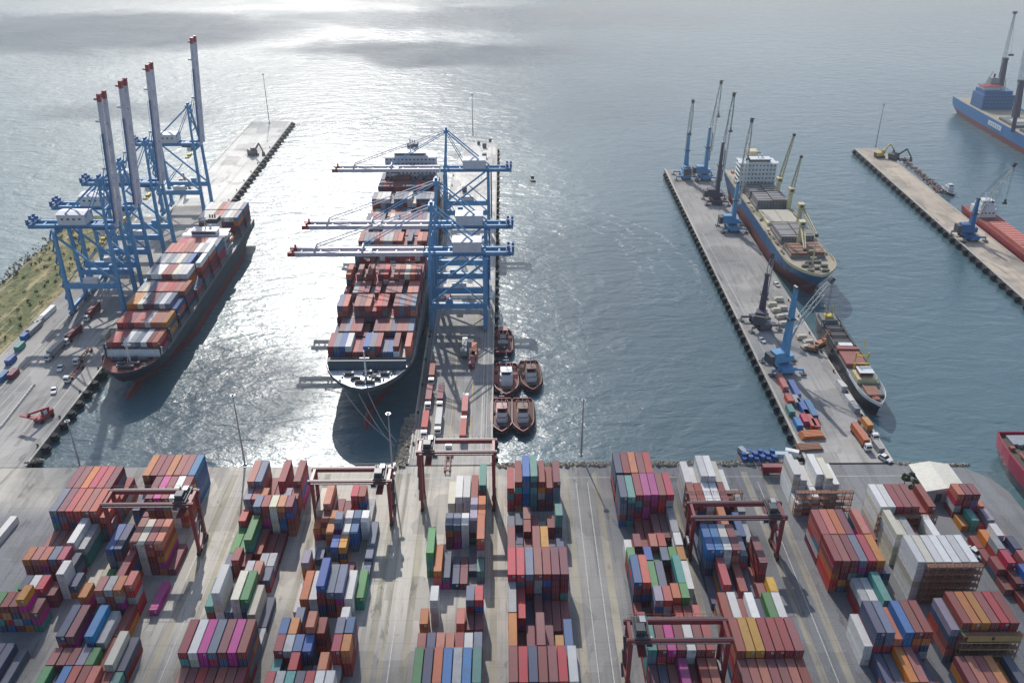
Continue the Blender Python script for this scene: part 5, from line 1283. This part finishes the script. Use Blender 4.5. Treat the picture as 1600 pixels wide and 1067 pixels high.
# steel beams stacked crosswise at the right pier root
for (x, y, n, lb) in [(1268, 682, 3, 'orange brown stack of steel sections lying across the right pier'), (1264, 700, 2, 'rusty brown stack of steel sections at the root of the right pier')]:
    p = at(x, y); t = thing('steel_stack', (p.x, p.y, 0), .1, lb, 'steel stack', 'stacks of steel at the right pier')
    for k in range(n):
        mb = MB()
        for j in range(5): mb.box((0, -1.8 + j * .9, .3 + k * .62), (10 - k, .6, .5), M['orange'] if n == 3 else M['rack'])
        mb.obj('steel_layer', t)
# white bulk bags on the right pier
mb = MB(); mb.box((0, 0, .8), (4.6, 2.6, 1.6), M['beige']); mb.box((.3, .1, 1.8), (3.8, 2.0, .5), M['beige']); mb.box((0, 0, .1), (5, 3, .18), M['rack']); bag = mb.obj('bag_pallet')
k = 0
for (x, y) in [(1206, 478), (1212, 487), (1219, 497), (1222, 484), (1224, 508), (1228, 496), (1252, 529), (1262, 537), (1259, 545), (1216, 470)]:
    p = at(x, y); again(bag, (p.x, p.y, 0), .1 * (k % 3), 'pale bag pallet lying on the right pier deck near the coaster', 'pallet', 'pale bag pallets on the right pier'); k += 1
# small machines: excavators and material handlers
def digger(col, label, p, rz, s=1.0):
    t = thing('material_handler', (p.x, p.y, 0), rz, label, 'excavator', 'excavators on the piers'); t.scale = (s, s, s)
    for sx in (-1, 1):
        mb = MB(); mb.box((sx * 1.3, 0, .55), (.7, 4.4, 1.0), M['dark']); mb.obj('track', t)
    mb = MB(); mb.box((0, .6, 1.9), (2.8, 4.2, 1.6), col); mb.box((0, 2.4, 1.9), (2.7, .8, 1.4), M['dsteel']); b = mb.obj('body', t)
    mb = MB(); mb.box((-.8, -1.2, 3.1), (1.2, 1.6, 1.8), col); mb.box((-.8, -2.02, 3.2), (1.0, .06, 1.3), M['glass']); mb.obj('cab', b)
    mb = MB(); mb.beam((.4, -1, 2.4), (.4, -5.2, 6.4), .5, .7, col); mb.beam((.4, -5.2, 6.4), (.4, -8.0, 3.2), .4, .5, col); mb.obj('boom_arm', t)
    mb = MB(); mb.hexa([(-.3, -8.6, 1.2), (1.1, -8.6, 1.2), (1.1, -7.6, 1.2), (-.3, -7.6, 1.2), (-.1, -8.3, 3.2), (.9, -8.3, 3.2), (.9, -7.7, 3.2), (-.1, -7.7, 3.2)], M['dsteel']); mb.obj('bucket', t)
digger(M['rack'], 'brown excavator beside the coaster bow on the right pier', at(1270, 549), 1.2)
digger(M['orange'], 'orange excavator behind the brown one on the right pier', at(1282, 541), 2.2)
digger(M['yellow'], 'yellow material handler at the tip of the far right pier', at(1374, 246), 1.8, 1.5)
digger(M['dsteel'], 'grey material handler second from the tip of the far right pier', at(1397, 250), .6, 1.6)
digger(M['dsteel'], 'dark digger alone on the bright end of the left pier', at(396, 243), .8, 1.7)
digger(M['orange'], 'orange machine under the farthest raised crane on the left pier', at(290, 296), .3, 2.2)
# scrap heaps along the right edge of the far right pier
for k in range(9):
    p = at(1412 + k * 7.4, 252 + k * 6.2); mb = MB()
    for j in range(16):
        a = Vector((random.gauss(0, 1.6), random.gauss(0, 2.0), random.uniform(.2, 2.4))); mb.beam(a, a + Vector((random.gauss(0, 1.2), random.gauss(0, 1.2), random.gauss(0, .7))), random.uniform(.3, .9), random.uniform(.2, .7), random.choice([M['rack'], M['dsteel'], M['steel'], M['rack']]))
    for j in range(9): mb.ball((random.gauss(0, 1.3), random.gauss(0, 1.6), random.uniform(.2, 1.0)), (1.2, 1.1, .9), M['rack'], 6, 4)
    o = mb.obj('scrap_heap'); o.location = (p.x, p.y, 0); tag(o, 'rusty scrap heap in the line along the far right pier edge', 'scrap heap', 'scrap heaps on the far right pier')
# reach stacker on the left pier, rubber barriers
p = at(70, 655); t = thing('reach_stacker', (p.x, p.y, 0), R(-20), 'red reach stacker standing by the inner edge of the left pier', 'reach stacker')
mb = MB(); mb.box((0, 0, 1.7), (3.4, 7.4, 1.4), M['red']); mb.box((0, 3, 2.7), (3.2, 2, 1.2), M['red']); mb.obj('body', t)
mb = MB(); mb.box((0, .6, 3.2), (1.6, 1.8, 1.8), M['white']); mb.box((0, -.33, 3.3), (1.4, .06, 1.3), M['glass']); mb.obj('cab', t)
for sx in (-1, 1):
    for y in (-2.8, 2.6): mb = MB(); mb.cyl((sx * 1.3, y, .85), (sx * 2.1, y, .85), .85, M['rubber'], n=10); mb.obj('wheel', t)
mb = MB(); mb.beam((0, 3.2, 3.8), (0, -6.5, 6.6), 1.0, 1.0, M['red'], .8, .7); mb.box((0, -6.8, 5.4), (8, 1.4, .6), M['red']); mb.box((0, -6.6, 6.0), (1, 1, 1), M['dsteel']); mb.obj('boom_arm', t)
mb = MB(); mb.hexa([(-.4, -1.6, 0), (.4, -1.6, 0), (.4, 1.6, 0), (-.4, 1.6, 0), (-.15, -1.6, 1.0), (.15, -1.6, 1.0), (.15, 1.6, 1.0), (-.15, 1.6, 1.0)], paint('barrier concrete', (.55, .54, .5), .8)); bar = mb.obj('road_barrier')
for k in range(16):
    p = at(2 + k * 3.3, 668 - k * 4.2); again(bar, (p.x, p.y, 0), R(-6), 'pale road barrier in the line on the left pier roadway', 'barrier', 'road barriers on the left pier')
# cars
def car():
    root = thing('parked_car', (0, 0, 0), 0, 'x', 'car'); mb = MB()
    sec = [(-2.2, .35, .75, .8), (-1.4, .3, .95, .88), (-.9, .3, 1.0, .9), (.9, .3, 1.0, .9), (1.6, .3, .98, .88), (2.2, .4, .8, .8)]
    for a, b in zip(sec, sec[1:]): mb.hexa([(-a[3], a[0], a[1]), (a[3], a[0], a[1]), (b[3], b[0], b[1]), (-b[3], b[0], b[1]), (-a[3], a[0], a[2]), (a[3], a[0], a[2]), (b[3], b[0], b[2]), (-b[3], b[0], b[2])], M['white'])
    mb.hexa([(-.8, -.3, 1.5), (.8, -.3, 1.5), (.8, 1.2, 1.5), (-.8, 1.2, 1.5), (-.7, -.2, 1.56), (.7, -.2, 1.56), (.7, 1.1, 1.56), (-.7, 1.1, 1.56)], M['white']); bd = mb.obj('body', root)
    mb = MB(); mb.hexa([(-.86, -1.0, 1.0), (.86, -1.0, 1.0), (.86, 1.8, .98), (-.86, 1.8, .98), (-.78, -.3, 1.5), (.78, -.3, 1.5), (.78, 1.2, 1.5), (-.78, 1.2, 1.5)], M['glass']); mb.obj('window', bd)
    for sx in (-1, 1):
        for y in (-1.4, 1.4): mb = MB(); mb.cyl((sx * .7, y, .33), (sx * .93, y, .33), .33, M['rubber'], n=10); mb.obj('wheel', root)
    return root
ca = car()
for (x, y, rz, s, lb) in [(1524, 867, .5, 1.5, 'white car alone on the grey roadway beside the white container rows'), (1382, 718, .6, 1.25, 'white car at the right corner of the right pier root'), (95, 577, .2, 1.2, 'white pickup among the flatbeds on the left pier'), (1213, 446, .2, 1.1, 'white car on the right pier near the dark crane'), (1190, 533, .3, 1.1, 'white car at the left edge of the right pier below the dark crane'),
                      (85, 612, .3, 1.2, 'white car standing alone on the left pier roadway')]:
    p = at(x, y); o = again(ca, (p.x, p.y, 0), rz, lb, 'car', 'white cars about the port'); o.scale = (s, s, s)
# white shed
p0, p1 = at(1475, 775), at(1512, 775)
t = thing('storage_shed', (157, 260, 0), 0, 'cream roofed storage shed at the right corner of the yard', 'shed')
mb = MB(); mb.box((0, 0, 2.6), (14, 15, 5.2), M['wall']); wl = mb.obj('wall', t)
mb = MB(); mb.box((-2.2, -7.53, 1.9), (2.2, .1, 3.6), M['dsteel']); mb.box((3.6, -7.53, 1.9), (3, .1, 3.4), M['steel']); mb.obj('door', wl)
mb = MB(); mb.hexa([(-7.5, -8, 5.22), (7.5, -8, 5.22), (7.5, 8, 5.22), (-7.5, 8, 5.22), (-.2, -8, 6.6), (.2, -8, 6.6), (.2, 8, 6.6), (-.2, 8, 6.6)], M['roof']); mb.obj('roof', t)
# tree beside the shed
lf = [paint('tree leaves dark', (.035, .06, .025), .9, .4, 1.5), paint('tree leaves light', (.07, .11, .04), .9, .4, 1.5)]
def tree(x, y, h, label):
    t = thing('leafy_tree', (x, y, 0), 0, label, 'tree', 'trees beside the shed'); mb = MB(); tm = paint('bark', (.11, .08, .06), .9)
    mb.cyl((0, 0, 0), (.1, 0, h * .5), .22, tm, .14, 7)
    for k in range(4): a = k * 1.7; mb.cyl((.1, 0, h * .4), (math.cos(a) * h * .25, math.sin(a) * h * .25, h * .75), .12, tm, .04, 5)
    mb.obj('trunk', t); mb = MB(); rnd = random.Random(int(x * 10))
    cl = [(rnd.gauss(0, h * .17), rnd.gauss(0, h * .17), h * rnd.uniform(.5, .95)) for _ in range(9)]
    for i in range(420):
        c = cl[i % 9]; v = Vector((rnd.gauss(0, 1), rnd.gauss(0, 1), rnd.gauss(0, .8))).normalized() * rnd.uniform(.3, 1) * h * .17; p = Vector(c) + v
        a, b = Vector((rnd.gauss(0, 1), rnd.gauss(0, 1), rnd.gauss(0, 1))).normalized() * .38, Vector((rnd.gauss(0, 1), rnd.gauss(0, 1), rnd.gauss(0, 1))).normalized() * .38
        bb = len(mb.v); mb.v += [tuple(p - a), tuple(p + b), tuple(p + a), tuple(p - b)]; mb.face([bb, bb + 1, bb + 2, bb + 3], lf[i % 9 % 2])
    mb.obj('crown', t)
for (x, y, h, lb) in [(146.5, 262, 5.5, 'small dark green tree farthest left beside the shed'), (147.5, 256, 6, 'dark green tree before the shed wall'), (149, 251, 4.6, 'smallest green tree at the near corner of the shed')]: tree(x, y, h, lb)
# blue drum stack and service vehicles at the root of the right pier
p = at(1185, 716); t = thing('drum_stack', (p.x, p.y, 0), 0, 'stack of blue drums and crates on the quay before the right pier', 'drum stack')
for k in range(18):
    mb = MB(); i, j = k % 6, k // 6; mb.cyl((-6 + i * 2.3, j * 1.9 - 2, 0), (-6 + i * 2.3, j * 1.9 - 2, 1.9 + .9 * ((i + j) % 2)), .95, M['tarp'], n=9); mb.obj('drum', t)
mb = MB(); mb.box((0, 0, .06), (15, 7, .1), M['rack']); mb.obj('pallet_base', t)
for (x, y, rz, lb) in [(1222, 716, 1.5, 'pale blue van at the right end of the blue drums'), (1238, 712, 1.2, 'white van next to the pale blue van before the right pier'), (1162, 712, .4, 'grey green van left of the blue drums')]:
    p = at(x, y); t = thing('delivery_van', (p.x, p.y, 0), rz, lb, 'van', 'vans by the blue drums')
    c_ = {1222: paint('pale blue van paint', (.40, .52, .60)), 1238: M['white'], 1162: M['steel']}[x]
    mb = MB(); mb.hexa([(-1.1, -3, .5), (1.1, -3, .5), (1.1, 3, .5), (-1.1, 3, .5), (-1.05, -2.1, 2.6), (1.05, -2.1, 2.6), (1.05, 2.95, 2.6), (-1.05, 2.95, 2.6)], c_); b = mb.obj('body', t)
    mb = MB(); mb.hexa([(-.95, -2.78, 1.5), (.95, -2.78, 1.5), (.95, -2.3, 2.3), (-.95, -2.3, 2.3), (-.95, -2.72, 1.5), (.95, -2.72, 1.5), (.95, -2.2, 2.3), (-.95, -2.2, 2.3)], M['glass']); mb.obj('windscreen', b)
    for sx in (-1, 1):
        for yy in (-1.9, 1.9): mb = MB(); mb.cyl((sx * .85, yy, .4), (sx * 1.12, yy, .4), .4, M['rubber'], n=8); mb.obj('wheel', t)
# bollards on the quays
mb = MB(); mb.cyl((0, 0, .0), (0, 0, .7), .38, M['dark'], .3, 8); mb.ball((0, 0, .8), (.55, .55, .3), M['dark'], 8, 4); bo = mb.obj('bollard')
for x, y0, y1, st, lb in ((-183.2, 290, 700, 20, 'left pier'), (-36.0, 290, 640, 22, 'centre pier'), (147.2, 290, 430, 18, 'right pier'), (-40, 275, 276, 9, 'yard quay')):
    y = y0
    while y < y1: again(bo, (x, y, 0), 0, 'black iron bollard along the ship side of the ' + lb, 'bollard', 'bollards of the ' + lb); y += st
# small dark gear at the head of the centre pier
for k, (x, y, lb) in enumerate([(748, 226, 'dark gear crate at the tip of the centre pier'), (757, 231, 'grey gear box at the tip of the centre pier'), (766, 222, 'tall dark gear crate at the very tip of the centre pier'), (757, 247, 'dark hopper near the tip of the centre pier'), (727, 265, 'dark skip left of the centre line near the pier tip'), (726, 300, 'dark crate in the middle of the bright end of the centre pier')]):
    p = at(x, y); mb = MB(); s = 1 + .4 * (k % 2); mb.hexa([(-s, -s, .05), (s, -s, .05), (s, s, .05), (-s, s, .05), (-s * 1.3, -s * 1.2, 2.4 * s), (s * 1.3, -s * 1.2, 2.4 * s), (s * 1.3, s * 1.2, 2.4 * s), (-s * 1.3, s * 1.2, 2.4 * s)], M['dsteel']); mb.box((0, 0, 2.4 * s + .12), (s * 2.2, s * 2, .2), M['rack'])
    o = mb.obj('gear_crate'); o.location = (p.x, p.y, 0); tag(o, lb, 'crate')

# ================================================================== place the containers
# estimate what each shows in the picture with a small depth buffer, keep the 300 that show largest as things
def visible():
    Wd, Hd = 1024, 683; s = 1024 / 1600; zb = np.full((Hd, Wd), 1e9); idb = np.full((Hd, Wd), -1, int)
    for n, c in enumerate(CTS):
        a, b, h = CW / 2, c.L / 2, 2.58; ca, sa = math.cos(c.rz), math.sin(c.rz)
        V = [proj(c.x + i * a * ca - j * b * sa, c.y + i * a * sa + j * b * ca, c.z + k * h) for k in (0, 1) for i, j in ((-1, -1), (1, -1), (1, 1), (-1, 1))]
        for f in ((4, 5, 6, 7), (0, 1, 5, 4), (1, 2, 6, 5), (2, 3, 7, 6), (3, 0, 4, 7)):
            for tri in ((f[0], f[1], f[2]), (f[0], f[2], f[3])):
                (x0, y0, d0), (x1, y1, d1), (x2, y2, d2) = [(V[i][0] * s, V[i][1] * s, V[i][2]) for i in tri]
                ar = (x1 - x0) * (y2 - y0) - (x2 - x0) * (y1 - y0)
                if ar <= 0.01 and ar >= -.01: continue
                xa, xb = max(0, int(min(x0, x1, x2))), min(Wd - 1, int(max(x0, x1, x2)) + 1); ya, yb = max(0, int(min(y0, y1, y2))), min(Hd - 1, int(max(y0, y1, y2)) + 1)
                if xa > xb or ya > yb: continue
                X, Y = np.meshgrid(np.arange(xa, xb + 1) + .5, np.arange(ya, yb + 1) + .5)
                w0 = ((x1 - X) * (y2 - Y) - (x2 - X) * (y1 - Y)) / ar; w1 = ((x2 - X) * (y0 - Y) - (x0 - X) * (y2 - Y)) / ar; w2 = 1 - w0 - w1
                D = w0 * d0 + w1 * d1 + w2 * d2; m = (w0 >= 0) & (w1 >= 0) & (w2 >= 0) & (D < zb[ya:yb + 1, xa:xb + 1])
                zb[ya:yb + 1, xa:xb + 1][m] = D[m]; idb[ya:yb + 1, xa:xb + 1][m] = n
    return np.bincount(idb[idb >= 0], minlength=len(CTS))
cnt = visible()
lab = [i for i, c in enumerate(CTS) if c.label]
rank = sorted((i for i, c in enumerate(CTS) if c.blk and cnt[i] > 0), key=lambda i: -cnt[i])
keep = set(lab) | set(rank[:max(0, 300 - len(lab))])
TIER = {1: 'on top', 2: 'second from top', 3: 'third from top', 4: 'fourth from top', 5: 'fifth from top', 6: 'sixth from top'}
rest = MB(); seen_labels = {}
for i, c in enumerate(CTS):
    if i in keep:
        me = cont_mesh(c.L, c.col, 1 if random.random() < .45 else 0)
        o = bpy.data.objects.new('shipping_container', me); COL.objects.link(o); o.location = (c.x, c.y, c.z); o.rotation_euler = (0, 0, c.rz)
        lb = c.label
        if not lb:
            lb = '%s %s container %s, %s column, %s row from water, %s' % (CN[c.col], 'long' if c.L > 8 else 'short', TIER[c.tier], ORD[c.colm + 1], ORD[c.row], BLK[c.blk][2])
            if len(lb.split()) > 16: lb = lb.replace(' container ', ' box ').replace('dark maroon', 'maroon')
        tag(o, lb, 'container', c.group or 'containers stacked in the yard')
    else:
        cont_into(rest, c.x, c.y, c.z, c.L, c.col, c.rz, random.random(), cnt[i] > 25)
tag(rest.obj('container_stacks'), 'all further containers in the yard stacks and on the decks of both container ships', 'containers', None, 'stuff')
print('containers', len(CTS), 'kept', len(keep), 'smallest kept px', min(cnt[i] for i in keep), 'visible', int((cnt > 0).sum()))
